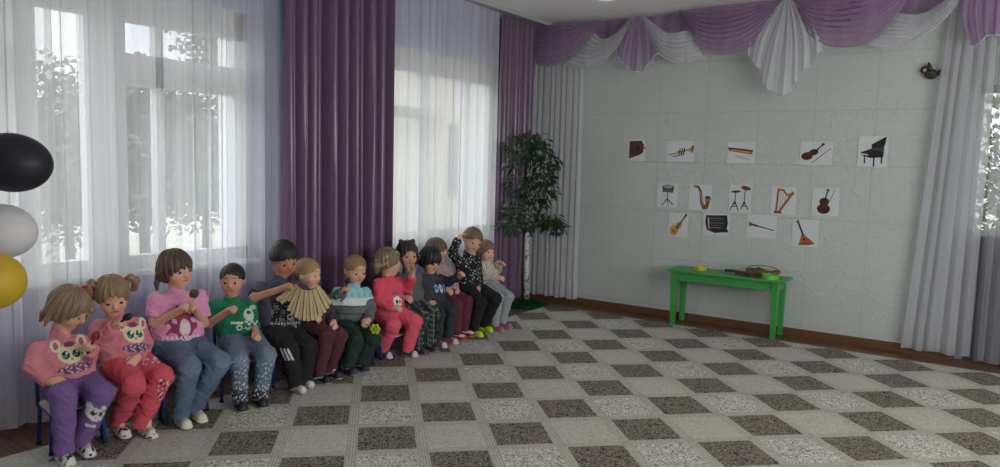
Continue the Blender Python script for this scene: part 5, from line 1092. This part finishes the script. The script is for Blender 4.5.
KIDS[13] = kid(13, (-16, -6, 4), (220, 172, 148), dict(col=(136, 106, 86), style='bangs', fringe=.038, t=.010, open=.060),
   dict(col=(200, 196, 178), sleeve='long', paint=dark_specks, name='jumper'), dict(col=(150, 156, 160), g=.013), dict(col=(160, 96, 118), sole=(206, 170, 180)),
   'small child in cream patterned jumper and pale grey trousers, last in the row', hs=0.98, bulk=.88, vox=.006, curl=(.5, .3))

# ---------------------------------------------------------------- things held in the hands
def hand_mid(i, q): J = KIDS[i][0]; return J['wr' + q] + unit(J['ha' + q] - J['wr' + q]) * .055
def at_depth(px, py, P): r = ray(px, py); return CAM + r * (((P - CAM) @ FWD) / (r @ FWD))
M_redp = mat('red_lacquer', srgb(150, 42, 40), 0.3); M_blackp = mat('black_lacquer', srgb(34, 30, 32), 0.35)
# dark castanets on sticks held by the two sweatshirt girls
def castanet(P, ax, label, tip=M_redp, ln=.07):
    P = np.array(P); ax = unit(ax); c = thing('castanet', label, 'castanet', tuple(P), 'castanets held by the children')
    s = unit(np.cross(ax, FWD))
    for k in (-1, 1):
        mb = MB(); bm = bmesh.new(); bmesh.ops.create_uvsphere(bm, u_segments=16, v_segments=10, radius=1); M_ = np.stack([s * .019, -FWD * .008, ax * .024], 1)
        for v in bm.verts: v.co = Vector(P + ax * ln * .75 - FWD * (.012 + k * .009) + M_ @ np.array(v.co))
        mb.bm(bm); mb.build('shell', tip if k > 0 else M_blackp, c, smooth=True)
    mb = MB(); mb.tube([P - ax * .05, P + ax * ln * .6], [.007, .006], 8); mb.build('handle', M_blackp, c, smooth=True)
castanet(hand_mid(1, 'L'), UPV + RIGHT * .5, 'small red tipped castanet in the hand of the leftmost girl')
castanet(hand_mid(2, 'R'), UPV * .6 + RIGHT * .9, 'small dark castanet held up by the girl with two pigtails', M_blackp)
castanet(hand_mid(7, 'R'), UPV + RIGHT * .3, 'dark castanet raised by the boy in the aqua jumper', M_blackp)
# spoons of the girl in the pink t-shirt
for dx, lab in ((-.012, 'painted wooden spoon gripped in front of the pink t-shirt, nearer one'), (.016, 'painted wooden spoon gripped in front of the pink t-shirt, farther one')):
    P = (hand_mid(3, 'R') + hand_mid(3, 'L')) / 2 + RIGHT * dx; ax = unit(UPV + RIGHT * .42)
    sp = thing('wooden_spoon', lab, 'spoon', tuple(P)); mb = MB(); mb.tube([P - ax * .04, P + ax * .055], [.0055, .007], 8); mb.build('handle', M_wood, sp, smooth=True)
    bm = bmesh.new(); bmesh.ops.create_uvsphere(bm, u_segments=16, v_segments=10, radius=1); s = unit(np.cross(ax, FWD)); M_ = np.stack([s * .019, -FWD * .010, ax * .027], 1)
    for v in bm.verts: v.co = Vector(P + ax * .078 - FWD * dx + M_ @ np.array(v.co))
    mb = MB(); mb.bm(bm); mb.build('bowl', M_redp if dx < 0 else M_woodd, sp, smooth=True)
# yellow flower rattle in the lap of the boy in the aqua jumper
P = at_depth(375, 329, hand_mid(7, 'L') + KIDS[7][1]['F'] * .03); fl = thing('flower_rattle', 'yellow flower shaped rattle in the lap of the boy in the aqua jumper', 'rattle', tuple(P))
s, u_ = RIGHT, UPV
for k in range(6):
    a_ = k * PI / 3; q = P + (s * math.cos(a_) + u_ * math.sin(a_)) * .026; mb = MB(); blob(mb, *q, .016, .014, .016, n=10); mb.build('petal', M_yel, fl, smooth=True)
mb = MB(); blob(mb, *(P - FWD * .008), .013, .013, .013, n=10); mb.build('centre', M_lime, fl, smooth=True)
mb = MB(); mb.tube([P + FWD * .004, hand_mid(7, 'L')], [.006, .006], 8); mb.build('handle', M_lime, fl, smooth=True)
# the big wooden slat rattle: thin slats strung on a cord, fanned out between two hands
Pc = KIDS[5][0]['haR'] * .5 + KIDS[5][0]['haL'] * .5; dep = KIDS[5][0]['hip'] + KIDS[5][1]['F'] * .29
rk = thing('slat_rattle', 'wooden rattle of many slats on a cord, fanned out by the older boy', 'rattle', tuple(at_depth(308, 300, dep)))
n = 14; cord = []
for k in range(n):
    t = k / (n - 1); ang = math.radians(212 + 112 * t); 
    top = np.array([307.5 + 13.0 * math.cos(ang) , 278 - 12.5 * math.sin(ang)]); bot = np.array([307.5 + 29.0 * math.cos(ang), 279 - 42.0 * math.sin(ang)])
    if k < 2: bot = top + (bot - top) * .75
    d0 = dep - FWD * (.012 * math.sin(PI * t)) + FWD * (.004 * (k % 2)); A = at_depth(*top, d0); B = at_depth(*bot, d0); ax = unit(B - A); w = unit(np.cross(ax, FWD)); nn = np.cross(w, ax)
    tw = math.radians(30 + 16 * math.sin(k * 2.3)); w2 = w * math.cos(tw) + nn * math.sin(tw); nn2 = np.cross(w2, ax)
    vs = []
    for P_, hw_ in ((A, .006), (A + ax * .02, .0075), (B - ax * .02, .0125), (B, .011)):
        for e in (-.0028, .0028): vs += [P_ - w2 * hw_ + nn2 * e, P_ + w2 * hw_ + nn2 * e]
    fs = [(0, 1, 3, 2)[::-1], (12, 13, 15, 14)]
    for r_ in range(3):
        o = r_ * 4; fs += [(o, o + 4, o + 5, o + 1), (o + 2, o + 3, o + 7, o + 6), (o, o + 2, o + 6, o + 4), (o + 1, o + 5, o + 7, o + 3)]
    mb = MB(); mb.add(vs, fs); mb.build('slat', M_wood, rk); cord.append(A + ax * .015)
mb = MB(); mb.tube([hand_mid(5, 'R')] + cord + [hand_mid(5, 'L')], .0028, 6); mb.build('cord', M_woodd, rk, smooth=True)
for (x0, y0, x1, y1) in ((291, 290, 277, 300), (293, 292, 281, 303)):
    A = at_depth(x0, y0, dep); B = at_depth(x1, y1, dep); mb = MB(); mb.obox(A, B, .005, .026, up=tuple(UPV)); mb.build('slat', M_wood, rk)
